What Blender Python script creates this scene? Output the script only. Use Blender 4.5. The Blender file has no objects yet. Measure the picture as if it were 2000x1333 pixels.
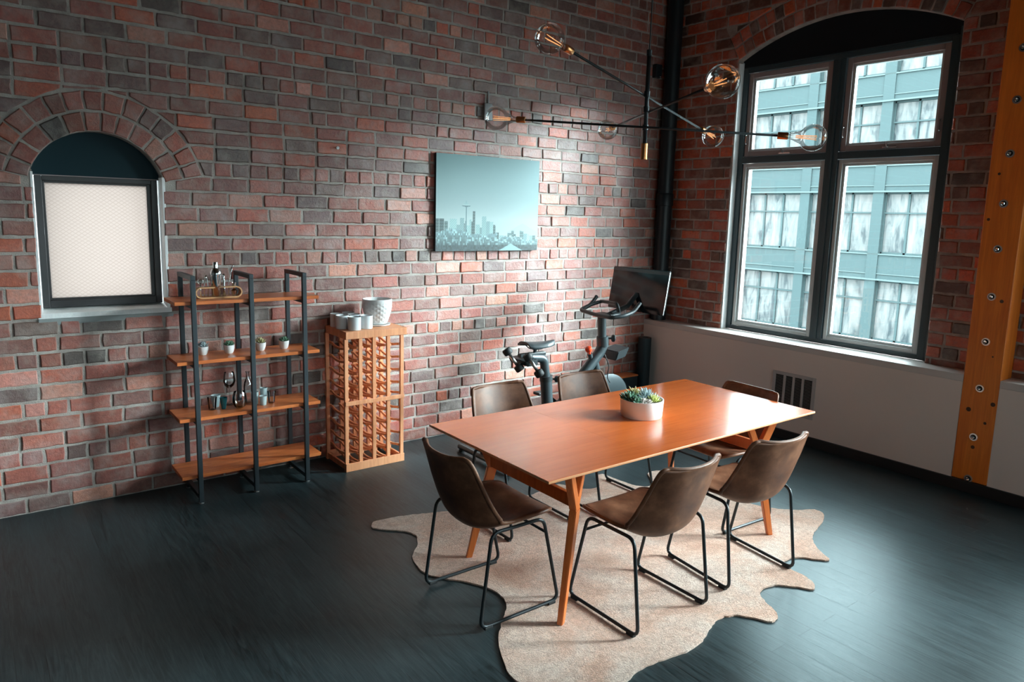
import bpy, bmesh, math, random
from mathutils import Vector, Matrix
from math import pi, sin, cos, radians, sqrt

SC = bpy.context.scene
COL = SC.collection

# ------------------------------------------------------------------ camera
cam_data = bpy.data.cameras.new('camera')
cam_data.sensor_width = 36.0
cam_data.lens = 1401.8 / 2000 * 36.0
cam_data.shift_y = -32.7 / 2000
cam_data.clip_end = 200
cam = bpy.data.objects.new('camera', cam_data)
COL.objects.link(cam)
_rt = Vector((0.796704, -0.603790, 0.026458)); _up = Vector((0.071095, 0.137104, 0.988002)); _fw = Vector((0.600173, 0.785265, -0.152157))
cam.matrix_world = Matrix(((_rt.x, _up.x, -_fw.x, -5.5022), (_rt.y, _up.y, -_fw.y, -4.9717), (_rt.z, _up.z, -_fw.z, 1.8526), (0, 0, 0, 1)))
SC.camera = cam

# ------------------------------------------------------------------ world: overcast daylight, slightly cool
world = bpy.data.worlds.new('world'); SC.world = world; world.use_nodes = True
wn = world.node_tree.nodes; wl = world.node_tree.links
bg = wn['Background']
wtc = wn.new('ShaderNodeTexCoord'); wsep = wn.new('ShaderNodeSeparateXYZ'); wramp = wn.new('ShaderNodeValToRGB')
wl.new(wtc.outputs['Generated'], wsep.inputs[0]); wl.new(wsep.outputs['Z'], wramp.inputs[0])
wramp.color_ramp.elements[0].position = 0.0; wramp.color_ramp.elements[0].color = (0.28, 0.325, 0.335, 1)   # overcast sky: zenith three times the horizon
wramp.color_ramp.elements[1].position = 1.0; wramp.color_ramp.elements[1].color = (0.82, 0.95, 1.0, 1)
wl.new(wramp.outputs[0], bg.inputs['Color'])
bg.inputs['Strength'].default_value = 32.0

# the sun behind thin cloud: a very soft source beyond the street, coming in through the tall windows
sun_data = bpy.data.lights.new('veiled_sun', 'SUN'); sun_data.energy = 60.0; sun_data.angle = radians(35); sun_data.color = (0.88, 0.97, 1.0)
sun = bpy.data.objects.new('veiled_sun', sun_data); COL.objects.link(sun); sun.location = (6, -6, 8)
_az, _el = radians(-43), radians(24)
sun.rotation_euler = Vector((cos(_az)*cos(_el), sin(_az)*cos(_el), sin(_el))).to_track_quat('Z', 'Y').to_euler()

SC.view_settings.view_transform = 'Standard'
SC.view_settings.look = 'None'
SC.view_settings.gamma = 1.0
SC.view_settings.use_curve_mapping = False
SC.view_settings.exposure = 0.22
try:
    SC.cycles.use_denoising = True
    SC.cycles.max_bounces = 10
    SC.cycles.diffuse_bounces = 5
    SC.cycles.transparent_max_bounces = 16
    SC.cycles.caustics_reflective = False
    SC.cycles.caustics_refractive = False
    SC.cycles.sample_clamp_indirect = 8.0
except Exception:
    pass

def portal(x, y, z, sy, sz, rot):
    L = bpy.data.lights.new('daylight_portal', 'AREA'); L.shape = 'RECTANGLE'; L.size = sy; L.size_y = sz
    o = bpy.data.objects.new('daylight_portal', L); COL.objects.link(o)
    o.location = (x, y, z); o.rotation_euler = rot
    L.cycles.is_portal = True
    return o
portal(0.36, -1.70, 2.15, 2.0, 2.7, (pi/2, 0, pi/2))     # looks towards -x through the tall window
portal(0.36, -4.48, 2.15, 2.0, 2.7, (pi/2, 0, pi/2))
for _x in (-4.45, -2.05): portal(_x, -7.1, 1.75, 0.75, 1.5, (pi/2, 0, 0))
portal(-4.83, 0.20, 1.62, 0.7, 0.8, (-pi/2, 0, 0))

# ------------------------------------------------------------------ material helpers
def mat(name, base=(0.5, 0.5, 0.5), rough=0.5, metal=0.0, spec=0.5, coat=0.0, sheen=0.0):
    m = bpy.data.materials.new(name); m.use_nodes = True
    b = m.node_tree.nodes['Principled BSDF']
    b.inputs['Base Color'].default_value = (*base, 1); b.inputs['Roughness'].default_value = rough
    b.inputs['Metallic'].default_value = metal; b.inputs['Specular IOR Level'].default_value = spec
    b.inputs['Coat Weight'].default_value = coat; b.inputs['Sheen Weight'].default_value = sheen
    return m
def N(m, t, **kw):
    n = m.node_tree.nodes.new(t)
    for k, v in kw.items(): setattr(n, k, v)
    return n
def LK(m, a, b): m.node_tree.links.new(a, b)
def coords(m, kind='Object', scale=(1, 1, 1), rot=(0, 0, 0)):
    tc = N(m, 'ShaderNodeTexCoord'); mp = N(m, 'ShaderNodeMapping')
    mp.inputs['Scale'].default_value = scale; mp.inputs['Rotation'].default_value = rot
    LK(m, tc.outputs[kind], mp.inputs['Vector']); return mp.outputs['Vector']
def ramp(m, fac, stops):
    r = N(m, 'ShaderNodeValToRGB'); els = r.color_ramp.elements
    while len(els) < len(stops): els.new(0.5)
    for e, (p, c) in zip(els, stops): e.position = p; e.color = (*c, 1)
    LK(m, fac, r.inputs[0]); return r.outputs['Color']
def noise(m, vec, scale, detail=4, rough=0.5, dist=0.0):
    n = N(m, 'ShaderNodeTexNoise'); n.inputs['Scale'].default_value = scale; n.inputs['Detail'].default_value = detail
    n.inputs['Roughness'].default_value = rough; n.inputs['Distortion'].default_value = dist
    LK(m, vec, n.inputs['Vector']); return n.outputs['Fac']
def bump(m, h, strength=0.3, dist=0.01, normal=None):
    b = N(m, 'ShaderNodeBump'); b.inputs['Strength'].default_value = strength; b.inputs['Distance'].default_value = dist
    LK(m, h, b.inputs['Height'])
    if normal: LK(m, normal, b.inputs['Normal'])
    return b.outputs['Normal']
def BS(m): return m.node_tree.nodes['Principled BSDF']
def mixc(m, fac, a, b, mode='MIX'):
    n = N(m, 'ShaderNodeMix', data_type='RGBA', blend_type=mode)
    if isinstance(fac, float): n.inputs[0].default_value = fac
    else: LK(m, fac, n.inputs[0])
    for s, v in ((6, a), (7, b)):
        if isinstance(v, tuple): n.inputs[s].default_value = (*v, 1)
        else: LK(m, v, n.inputs[s])
    return n.outputs[2]
def srgb(r, g, b):
    f = lambda c: (c/255/12.92) if c/255 <= 0.04045 else ((c/255+0.055)/1.055)**2.4
    return (f(r), f(g), f(b))

# brick faces take their own colour from the mesh
M_BRICK = mat('brick', rough=0.47, spec=0.85)
a = N(M_BRICK, 'ShaderNodeAttribute', attribute_name='bc'); v = coords(M_BRICK)
n1 = noise(M_BRICK, v, 45, 6, 0.7); n2 = noise(M_BRICK, v, 7, 3, 0.6); n3 = noise(M_BRICK, v, 160, 3, 0.7)
c = mixc(M_BRICK, ramp(M_BRICK, n1, [(0.3, (0.15,)*3), (0.75, (0.85,)*3)]), mixc(M_BRICK, 1.0, a.outputs['Color'], (0.55, 0.52, 0.52), 'MULTIPLY'), mixc(M_BRICK, 1.0, a.outputs['Color'], (1.35, 1.3, 1.28), 'MULTIPLY'))
c = mixc(M_BRICK, ramp(M_BRICK, n2, [(0.46, (0, 0, 0)), (0.72, (0.42,)*3)]), c, (0.46, 0.40, 0.37))
LK(M_BRICK, c, BS(M_BRICK).inputs['Base Color'])
LK(M_BRICK, bump(M_BRICK, n3, 0.35, 0.003, bump(M_BRICK, n1, 0.6, 0.008)), BS(M_BRICK).inputs['Normal'])

M_MORTAR = mat('mortar', rough=0.6, spec=0.5); v = coords(M_MORTAR)
n1 = noise(M_MORTAR, v, 9, 6, 0.65); n2 = noise(M_MORTAR, v, 120, 4, 0.7)
LK(M_MORTAR, ramp(M_MORTAR, n1, [(0.3, (0.26, 0.225, 0.20)), (0.7, (0.52, 0.47, 0.43))]), BS(M_MORTAR).inputs['Base Color'])
LK(M_MORTAR, bump(M_MORTAR, n2, 0.8, 0.006), BS(M_MORTAR).inputs['Normal'])

# stained floor boards running along y
M_FLOOR = mat('stained_boards', rough=0.3, spec=0.5); M_FLOOR.node_tree.nodes['Principled BSDF'].inputs['Specular Tint'].default_value = (0.72, 0.96, 1.0, 1)
v = coords(M_FLOOR, 'Object', (1, 1, 1), (0, 0, pi/2))
bk = N(M_FLOOR, 'ShaderNodeTexBrick'); LK(M_FLOOR, v, bk.inputs['Vector'])
bk.offset = 0.37; bk.inputs['Scale'].default_value = 1.0; bk.inputs['Brick Width'].default_value = 1.7; bk.inputs['Row Height'].default_value = 0.105
bk.inputs['Mortar Size'].default_value = 0.0012; bk.inputs['Mortar Smooth'].default_value = 0.3; bk.inputs['Bias'].default_value = 0.0
bk.inputs['Color1'].default_value = (0.007, 0.013, 0.015, 1); bk.inputs['Color2'].default_value = (0.018, 0.029, 0.033, 1); bk.inputs['Mortar'].default_value = (0.002, 0.002, 0.002, 1)
vg = coords(M_FLOOR, 'Object', (22, 1.6, 1)); g1 = noise(M_FLOOR, vg, 2.2, 6, 0.6, 1.6)
vf = coords(M_FLOOR, 'Object', (90, 3, 1)); g2 = noise(M_FLOOR, vf, 3.0, 4, 0.6)
c = mixc(M_FLOOR, ramp(M_FLOOR, g1, [(0.38, (0, 0, 0)), (0.7, (1, 1, 1))]), bk.outputs['Color'], (0.042, 0.062, 0.068))
LK(M_FLOOR, c, BS(M_FLOOR).inputs['Base Color'])
rr = N(M_FLOOR, 'ShaderNodeMapRange'); LK(M_FLOOR, g1, rr.inputs[0]); rr.inputs[3].default_value = 0.30; rr.inputs[4].default_value = 0.48
LK(M_FLOOR, rr.outputs[0], BS(M_FLOOR).inputs['Roughness'])
nb = bump(M_FLOOR, g2, 0.12, 0.002, bump(M_FLOOR, g1, 0.12, 0.004))
inv = N(M_FLOOR, 'ShaderNodeMath', operation='MULTIPLY'); LK(M_FLOOR, bk.outputs['Fac'], inv.inputs[0]); inv.inputs[1].default_value = -1.0
LK(M_FLOOR, bump(M_FLOOR, inv.outputs[0], 0.5, 0.003, nb), BS(M_FLOOR).inputs['Normal'])

def wood(name, dark, light, rough=0.35, axis=0, sc=1.0, spec=0.5, coat=0.0):
    m = mat(name, rough=rough, spec=spec, coat=coat)
    s = [9.0*sc, 9.0*sc, 9.0*sc]; s[axis] = 0.8*sc
    v = coords(m, 'Object', tuple(s)); g = noise(m, v, 3.0, 6, 0.62, 0.8)
    s2 = [60.0*sc]*3; s2[axis] = 2.2*sc
    f = noise(m, coords(m, 'Object', tuple(s2)), 2.0, 3, 0.5)
    big = noise(m, coords(m, 'Object', (1, 1, 1)), 1.3, 2, 0.5)
    c = ramp(m, g, [(0.3, dark), (0.7, light)])
    c = mixc(m, ramp(m, f, [(0.35, (0.22,)*3), (0.6, (0, 0, 0))]), c, tuple(x*0.6 for x in dark))
    c = mixc(m, ramp(m, big, [(0.4, (0.0,)*3), (0.7, (0.3,)*3)]), c, tuple(min(1, x*1.25) for x in light))
    LK(m, c, BS(m).inputs['Base Color'])
    LK(m, bump(m, f, 0.025, 0.001), BS(m).inputs['Normal'])
    return m
M_TABLE = wood('walnut_red_wood', (0.54, 0.098, 0.014), (0.67, 0.142, 0.024), 0.24, 0, coat=0.55)
[M_TABLE.node_tree.links.remove(l) for l in list(M_TABLE.node_tree.links) if l.to_socket == BS(M_TABLE).inputs['Normal']]
BS(M_TABLE).inputs['Coat Roughness'].default_value = 0.14; BS(M_TABLE).inputs['Coat IOR'].default_value = 1.6
M_TLEG = wood('table_leg_wood', (0.50, 0.105, 0.022), (0.70, 0.19, 0.045), 0.35, 2)
M_TEDGE = wood('table_edge_wood', (0.55, 0.22, 0.09), (0.75, 0.36, 0.17), 0.35, 0)
M_SHELF = wood('shelf_board_wood', (0.46, 0.095, 0.025), (0.72, 0.22, 0.065), 0.30, 0)
M_RACK = wood('pine_rack_wood', (0.62, 0.22, 0.095), (0.84, 0.40, 0.21), 0.45, 2)
M_POST = wood('timber_post_wood', (0.62, 0.125, 0.008), (0.84, 0.23, 0.020), 0.5, 2, 0.8)
M_CADDY = wood('bamboo_wood', (0.55, 0.28, 0.12), (0.75, 0.42, 0.2), 0.4, 0, 2)
M_CEIL = wood('ceiling_plank_wood', (0.16, 0.07, 0.03), (0.30, 0.14, 0.06), 0.6, 0)

M_PLASTER = mat('painted_plaster', (0.74, 0.625, 0.565), 0.75, spec=0.3); v = coords(M_PLASTER)
LK(M_PLASTER, bump(M_PLASTER, noise(M_PLASTER, v, 220, 3), 0.25, 0.002), BS(M_PLASTER).inputs['Normal'])
M_SILL = mat('painted_sill', (0.55, 0.50, 0.47), 0.4)
M_WHITEPL = mat('white_reveal_plaster', (0.90, 0.91, 0.91), 0.7); v = coords(M_WHITEPL)
LK(M_WHITEPL, bump(M_WHITEPL, noise(M_WHITEPL, v, 25, 5), 0.6, 0.01), BS(M_WHITEPL).inputs['Normal'])
M_GREYPL = mat('grey_cement', (0.30, 0.33, 0.33), 0.85)
M_BLACKBASE = mat('black_baseboard_paint', (0.006, 0.007, 0.008), 0.45)
M_WFRAME = mat('dark_teal_window_paint', (0.030, 0.055, 0.065), 0.35)
M_WFRAME2 = mat('dark_brown_window_paint', (0.040, 0.038, 0.040), 0.4)
M_SASH = mat('grey_sash_paint', (0.30, 0.25, 0.245), 0.45)
M_SASHW = mat('pale_sash_paint', (0.50, 0.52, 0.52), 0.4)
M_PANEL = mat('dark_teal_panel_paint', (0.005, 0.026, 0.036), 0.6, spec=0.25)
M_PANELB = mat('black_panel_paint', (0.004, 0.007, 0.010), 0.55, spec=0.3)
M_BLKMETAL = mat('black_metal', (0.018, 0.024, 0.028), 0.38, 0.3)
M_SHELFMETAL = mat('charcoal_metal', (0.040, 0.052, 0.060), 0.42, 0.4)
M_PIPE = mat('black_pipe_paint', (0.006, 0.012, 0.016), 0.4)
M_BRASS = mat('copper_brass', (0.62, 0.26, 0.10), 0.33, 1.0)
M_STEEL = mat('polished_steel', (0.75, 0.77, 0.78), 0.12, 1.0)
M_ZINC = mat('galvanised_steel', (0.55, 0.55, 0.55), 0.3, 1.0)
M_DARKHOLE = mat('dark_void', (0.003, 0.003, 0.003), 0.9)
M_CERAMIC = mat('white_ceramic', (0.72, 0.73, 0.73), 0.3)
M_MUG = mat('white_mug_glaze', (0.66, 0.70, 0.72), 0.3)
M_BOWL = mat('white_matte_ceramic', (0.76, 0.74, 0.73), 0.5)
M_SOIL = mat('potting_soil', (0.05, 0.035, 0.025), 0.95)
M_RUBBER = mat('black_rubber', (0.010, 0.011, 0.012), 0.6)
M_BIKE = mat('satin_grey_bike_paint', (0.050, 0.068, 0.076), 0.34, 0.2)
M_BIKEBLK = mat('black_bike_grip', (0.022, 0.030, 0.034), 0.42)
M_SCREEN = mat('black_screen_glass', (0.004, 0.008, 0.010), 0.12)
M_RED = mat('orange_red_plastic', (0.85, 0.07, 0.02), 0.35)
M_MAT = mat('dark_teal_foam_mat', (0.008, 0.022, 0.028), 0.6)
M_VENT = mat('vent_cover_paint', (0.44, 0.40, 0.385), 0.5)
M_HAIR = mat('facade_ground', (0.10, 0.11, 0.11), 0.9)
M_WALLX = mat('plain_painted_wall', (0.30, 0.26, 0.24), 0.8)

M_LEATHER = mat('brown_leather', rough=0.42, spec=0.3); v = coords(M_LEATHER)
n1 = noise(M_LEATHER, v, 9, 5, 0.6); n2 = noise(M_LEATHER, v, 380, 2, 0.5)
LK(M_LEATHER, ramp(M_LEATHER, n1, [(0.3, (0.065, 0.022, 0.011)), (0.5, (0.135, 0.054, 0.028)), (0.72, (0.25, 0.112, 0.062))]), BS(M_LEATHER).inputs['Base Color'])
LK(M_LEATHER, bump(M_LEATHER, n2, 0.12, 0.001), BS(M_LEATHER).inputs['Normal'])
rr = N(M_LEATHER, 'ShaderNodeMapRange'); LK(M_LEATHER, n1, rr.inputs[0]); rr.inputs[3].default_value = 0.34; rr.inputs[4].default_value = 0.52
LK(M_LEATHER, rr.outputs[0], BS(M_LEATHER).inputs['Roughness'])
M_STITCH = mat('leather_piping', (0.10, 0.075, 0.06), 0.3)

M_HIDE = mat('cowhide_hair', rough=0.85, spec=0.2, sheen=0.3); v = coords(M_HIDE)
n1 = noise(M_HIDE, v, 2.6, 5, 0.6, 0.6); n2 = noise(M_HIDE, coords(M_HIDE, 'Object', (1, 1, 1)), 34, 6, 0.75, 1.0); n3 = noise(M_HIDE, v, 150, 3, 0.6, 0.8)
c = ramp(M_HIDE, n1, [(0.40, (0.93, 0.72, 0.60)), (0.56, (0.86, 0.53, 0.39)), (0.72, (0.58, 0.27, 0.16))])
c = mixc(M_HIDE, ramp(M_HIDE, n2, [(0.42, (0, 0, 0)), (0.68, (0.6,)*3)]), c, (0.40, 0.20, 0.125))
c = mixc(M_HIDE, ramp(M_HIDE, n3, [(0.3, (0.6,)*3), (0.58, (0, 0, 0))]), c, (0.34, 0.18, 0.12))
LK(M_HIDE, c, BS(M_HIDE).inputs['Base Color'])
LK(M_HIDE, bump(M_HIDE, n3, 0.8, 0.008, bump(M_HIDE, n2, 0.7, 0.014)), BS(M_HIDE).inputs['Normal'])

def thin_glass(name, tint=(1, 1, 1), k=1.0, ior=1.45, rough=0.0):
    m = bpy.data.materials.new(name); m.use_nodes = True; nt = m.node_tree; nt.nodes.clear()
    out = nt.nodes.new('ShaderNodeOutputMaterial'); mx = nt.nodes.new('ShaderNodeMixShader')
    tr = nt.nodes.new('ShaderNodeBsdfTransparent'); gl = nt.nodes.new('ShaderNodeBsdfGlossy'); fr = nt.nodes.new('ShaderNodeFresnel'); mu = nt.nodes.new('ShaderNodeMath')
    tr.inputs[0].default_value = (*tint, 1); gl.inputs['Roughness'].default_value = rough; fr.inputs[0].default_value = ior
    mu.operation = 'MULTIPLY'; mu.use_clamp = True; mu.inputs[1].default_value = k
    nt.links.new(fr.outputs[0], mu.inputs[0]); nt.links.new(mu.outputs[0], mx.inputs[0]); nt.links.new(tr.outputs[0], mx.inputs[1]); nt.links.new(gl.outputs[0], mx.inputs[2]); nt.links.new(mx.outputs[0], out.inputs[0])
    return m
M_PANE = thin_glass('window_pane_glass', (0.93, 0.985, 0.985), 0.8)
M_BULB = thin_glass('clear_bulb_glass', (0.98, 0.985, 0.985), 0.7)
M_GLASS = thin_glass('clear_drinking_glass', (0.93, 0.96, 0.97), 1.8)
M_FROSTCUP = mat('frosted_cup_glass', (0.55, 0.68, 0.70), 0.35); BS(M_FROSTCUP).inputs['Alpha'].default_value = 0.6
M_TEAL = mat('teal_glass', (0.01, 0.16, 0.19), 0.15)

# frosted wired pane, lit by the sky behind it
M_FROST = bpy.data.materials.new('frosted_wired_glass'); M_FROST.use_nodes = True
nt = M_FROST.node_tree; nt.nodes.clear()
out = nt.nodes.new('ShaderNodeOutputMaterial'); mx = nt.nodes.new('ShaderNodeMixShader'); tl = nt.nodes.new('ShaderNodeBsdfTranslucent'); df = nt.nodes.new('ShaderNodeBsdfDiffuse')
tc = nt.nodes.new('ShaderNodeTexCoord'); ck = []
for sgn in (1, -1):
    mp = nt.nodes.new('ShaderNodeMapping'); mp.inputs['Rotation'].default_value = (0, radians(35)*sgn, 0); nt.links.new(tc.outputs['Object'], mp.inputs[0])
    wv = nt.nodes.new('ShaderNodeTexWave'); wv.wave_type = 'BANDS'; wv.bands_direction = 'Z'; wv.inputs['Scale'].default_value = 17; nt.links.new(mp.outputs[0], wv.inputs['Vector']); ck.append(wv)
mn = nt.nodes.new('ShaderNodeMath'); mn.operation = 'MAXIMUM'; nt.links.new(ck[0].outputs['Fac'], mn.inputs[0]); nt.links.new(ck[1].outputs['Fac'], mn.inputs[1])
rp = nt.nodes.new('ShaderNodeValToRGB'); rp.color_ramp.elements[0].position = 0.85; rp.color_ramp.elements[0].color = (0.37, 0.335, 0.315, 1); rp.color_ramp.elements[1].position = 1.0; rp.color_ramp.elements[1].color = (0.31, 0.272, 0.256, 1)
nt.links.new(mn.outputs[0], rp.inputs[0]); nt.links.new(rp.outputs[0], tl.inputs[0]); nt.links.new(rp.outputs[0], df.inputs[0])
mx.inputs[0].default_value = 0.25; nt.links.new(tl.outputs[0], mx.inputs[1]); nt.links.new(df.outputs[0], mx.inputs[2]); nt.links.new(mx.outputs[0], out.inputs[0])

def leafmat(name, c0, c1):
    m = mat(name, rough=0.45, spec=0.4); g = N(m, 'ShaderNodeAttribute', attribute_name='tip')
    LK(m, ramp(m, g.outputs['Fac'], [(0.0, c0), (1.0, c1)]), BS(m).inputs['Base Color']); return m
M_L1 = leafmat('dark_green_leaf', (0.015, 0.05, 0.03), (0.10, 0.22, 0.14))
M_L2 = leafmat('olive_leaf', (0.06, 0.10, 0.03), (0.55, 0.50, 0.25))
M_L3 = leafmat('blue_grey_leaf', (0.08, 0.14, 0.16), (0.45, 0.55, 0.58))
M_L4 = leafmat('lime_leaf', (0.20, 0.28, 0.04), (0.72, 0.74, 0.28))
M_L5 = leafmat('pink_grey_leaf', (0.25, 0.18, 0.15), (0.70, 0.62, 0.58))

# ------------------------------------------------------------------ object helpers
def obj(name, bm, m, parent=None, world=True, smooth=False, angle=None):
    if parent is not None and world: bmesh.ops.translate(bm, verts=bm.verts, vec=-parent.location)
    me = bpy.data.meshes.new(name); bm.normal_update(); bm.to_mesh(me); bm.free()
    for mm in (m if isinstance(m, (list, tuple)) else [m]): me.materials.append(mm)
    if smooth:
        me.shade_smooth()
        if angle: me.set_sharp_from_angle(angle=radians(angle))
    o = bpy.data.objects.new(name, me); COL.objects.link(o)
    if parent is not None: o.parent = parent
    return o
def sub(name, bm, m, parent, loc, **kw):
    """sub-part: parent is a mesh part at the thing's origin, loc = the thing's location"""
    bmesh.ops.translate(bm, verts=bm.verts, vec=-Vector(loc)); return obj(name, bm, m, parent, world=False, **kw)
def thing(name, label, cat, loc=(0, 0, 0), rz=0.0, group=None):
    o = bpy.data.objects.new(name, None); COL.objects.link(o); o.location = loc; o.rotation_euler = (0, 0, rz)
    o.empty_display_size = 0.1
    tag(o, label, cat, group); return o
def tag(o, label, cat, group=None):
    o['label'] = label; o['category'] = cat
    if group: o['group'] = group
    return o
def struct(name, bm, m, **kw):
    o = obj(name, bm, m, **kw); o['kind'] = 'structure'; return o
def dup(root, loc, rz=0.0, label=None):
    r = root.copy(); COL.objects.link(r); r.location = loc; r.rotation_euler = (0, 0, rz)
    if label: r['label'] = label
    for ch in list(root.children):
        c = ch.copy(); COL.objects.link(c); c.parent = r
        for g in list(ch.children):
            d = g.copy(); COL.objects.link(d); d.parent = c
    return r
def one(name, bm, m, loc, label, cat, group=None, smooth=False, angle=None):
    """single-mesh thing, built around its own origin"""
    o = obj(name, bm, m, smooth=smooth, angle=angle); o.location = loc; return tag(o, label, cat, group)

def box(bm, lo, hi, bev=0.0, mi=0):
    lo = Vector(lo); hi = Vector(hi)
    r = bmesh.ops.create_cube(bm, size=1.0, matrix=Matrix.Translation((lo+hi)/2) @ Matrix.Diagonal((*(abs(x) for x in (hi-lo)), 1)))
    vs = r['verts']; fs = {f for v in vs for f in v.link_faces}
    for f in fs: f.material_index = mi
    if bev > 0:
        es = list({e for v in vs for e in v.link_edges})
        bmesh.ops.bevel(bm, geom=es, offset=bev, segments=2, affect='EDGES', profile=0.5)
    return bm
def hexa(bm, b4, t4, bev=0.0):
    vs = [bm.verts.new(p) for p in list(b4)+list(t4)]
    fs = [bm.faces.new([vs[i] for i in q]) for q in ((3, 2, 1, 0), (4, 5, 6, 7), (0, 1, 5, 4), (1, 2, 6, 5), (2, 3, 7, 6), (3, 0, 4, 7))]
    bmesh.ops.recalc_face_normals(bm, faces=fs)
    if bev: bmesh.ops.bevel(bm, geom=list({e for f in fs for e in f.edges}), offset=bev, segments=2, affect='EDGES')
    return bm
def beam(bm, p, q, w, h, up=(0, 0, 1), w2=None, h2=None, bev=0.0):
    """box bar from p to q, w across, h along up"""
    p = Vector(p); q = Vector(q); d = (q-p).normalized(); s = d.cross(Vector(up)).normalized(); u = s.cross(d)
    w2 = w if w2 is None else w2; h2 = h if h2 is None else h2
    return hexa(bm, [p+s*a*w/2+u*b*h/2 for a, b in ((-1, -1), (1, -1), (1, 1), (-1, 1))], [q+s*a*w2/2+u*b*h2/2 for a, b in ((-1, -1), (1, -1), (1, 1), (-1, 1))], bev)
def tube(bm, pts, r, seg=10, closed=False, caps=True, radii=None, flat=1.0):
    pts = [Vector(p) for p in pts]; n = len(pts); rings = []
    prev = None
    for i, p in enumerate(pts):
        if closed: d = (pts[(i+1) % n]-pts[i-1]).normalized()
        else: d = (pts[min(i+1, n-1)]-pts[max(i-1, 0)]).normalized()
        if prev is None:
            ref = Vector((0, 0, 1)) if abs(d.z) < 0.9 else Vector((0, 1, 0))
            s = d.cross(ref).normalized()
        else:
            s = (prev - d*prev.dot(d)).normalized()
        prev = s; u = d.cross(s); rr = radii[i] if radii else r
        rings.append([bm.verts.new(p + (s*cos(2*pi*k/seg) + u*sin(2*pi*k/seg)*flat)*rr) for k in range(seg)])
    m = n if closed else n-1
    for i in range(m):
        a, b = rings[i], rings[(i+1) % n]
        for k in range(seg): bm.faces.new((a[k], a[(k+1) % seg], b[(k+1) % seg], b[k]))
    if caps and not closed:
        bm.faces.new(rings[0][::-1]); bm.faces.new(rings[-1])
    return bm
def arcpts(pts, rad, steps=5):
    """round the inner corners of a polyline"""
    pts = [Vector(p) for p in pts]; out = [pts[0]]
    for i in range(1, len(pts)-1):
        a, b, c = pts[i-1], pts[i], pts[i+1]; r = min(rad, (a-b).length*0.49, (c-b).length*0.49)
        p = b+(a-b).normalized()*r; q = b+(c-b).normalized()*r
        for k in range(steps+1):
            t = k/steps; out.append(p*(1-t)**2 + b*2*t*(1-t) + q*t*t)
    out.append(pts[-1]); return out
def lathe(bm, prof, seg=24, o=(0, 0, 0), rot=None, cap=True, mod=None):
    """prof [(r,z)...] revolved about z through o"""
    o = Vector(o); rings = []
    for r, z in prof:
        ring = []
        for k in range(seg):
            t = 2*pi*k/seg; rr = r if mod is None else mod(r, z, t)
            p = Vector((rr*cos(t), rr*sin(t), z))
            if rot: p = rot @ p
            ring.append(bm.verts.new(o+p))
        rings.append(ring)
    for a, b in zip(rings, rings[1:]):
        for k in range(seg): bm.faces.new((a[k], a[(k+1) % seg], b[(k+1) % seg], b[k]))
    if cap:
        if prof[0][0] > 1e-4: bm.faces.new(rings[0][::-1])
        if prof[-1][0] > 1e-4: bm.faces.new(rings[-1])
    bmesh.ops.remove_doubles(bm, verts=[v for ring in (rings[0], rings[-1]) for v in ring], dist=1e-5)
    return bm
def prism(bm, poly, p0, p1, mapf):
    """poly (u,v) extruded between depths p0 and p1 with mapf(u,v,d)"""
    a = [bm.verts.new(mapf(u, v, p0)) for u, v in poly]; b = [bm.verts.new(mapf(u, v, p1)) for u, v in poly]
    fs = [bm.faces.new(a), bm.faces.new(b[::-1])]
    n = len(poly)
    for i in range(n): fs.append(bm.faces.new((a[i], b[i], b[(i+1) % n], a[(i+1) % n])))
    bmesh.ops.recalc_face_normals(bm, faces=fs); return bm
def B(): return bmesh.new()
def to_dir(d):
    return Vector((0, 0, 1)).rotation_difference(Vector(d).normalized()).to_matrix()

# ------------------------------------------------------------------ brick walls
PITCH, BL = 0.0970, 0.229
def clip(poly, p, n):
    """keep the side where (x-p).n >= 0"""
    out = []
    for i in range(len(poly)):
        a, b = poly[i], poly[(i+1) % len(poly)]
        da = (a[0]-p[0])*n[0]+(a[1]-p[1])*n[1]; db = (b[0]-p[0])*n[0]+(b[1]-p[1])*n[1]
        if da >= 0: out.append(a)
        if (da >= 0) != (db >= 0):
            t = da/(da-db); out.append((a[0]+(b[0]-a[0])*t, a[1]+(b[1]-a[1])*t))
    return out
def area(p): return 0.5*abs(sum(p[i][0]*p[(i+1) % len(p)][1]-p[(i+1) % len(p)][0]*p[i][1] for i in range(len(p))))
def inset(poly, d):
    c = (sum(p[0] for p in poly)/len(poly), sum(p[1] for p in poly)/len(poly)); out = []
    n = len(poly)
    A = sum(poly[i][0]*poly[(i+1) % n][1]-poly[(i+1) % n][0]*poly[i][1] for i in range(n)); s = 1 if A > 0 else -1
    for i in range(n):
        a, b, e = Vector(poly[i-1]), Vector(poly[i]), Vector(poly[(i+1) % n])
        d1 = (b-a); d2 = (e-b)
        if d1.length < 1e-6 or d2.length < 1e-6: out.append(poly[i]); continue
        d1.normalize(); d2.normalize()
        n1 = Vector((-d1.y, d1.x))*s; n2 = Vector((-d2.y, d2.x))*s; m = (n1+n2)
        if m.length < 1e-3: m = n1
        m.normalize(); k = d/max(0.5, m.dot(n1)); out.append((b.x+m.x*k, b.y+m.y*k))
    return out
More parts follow.
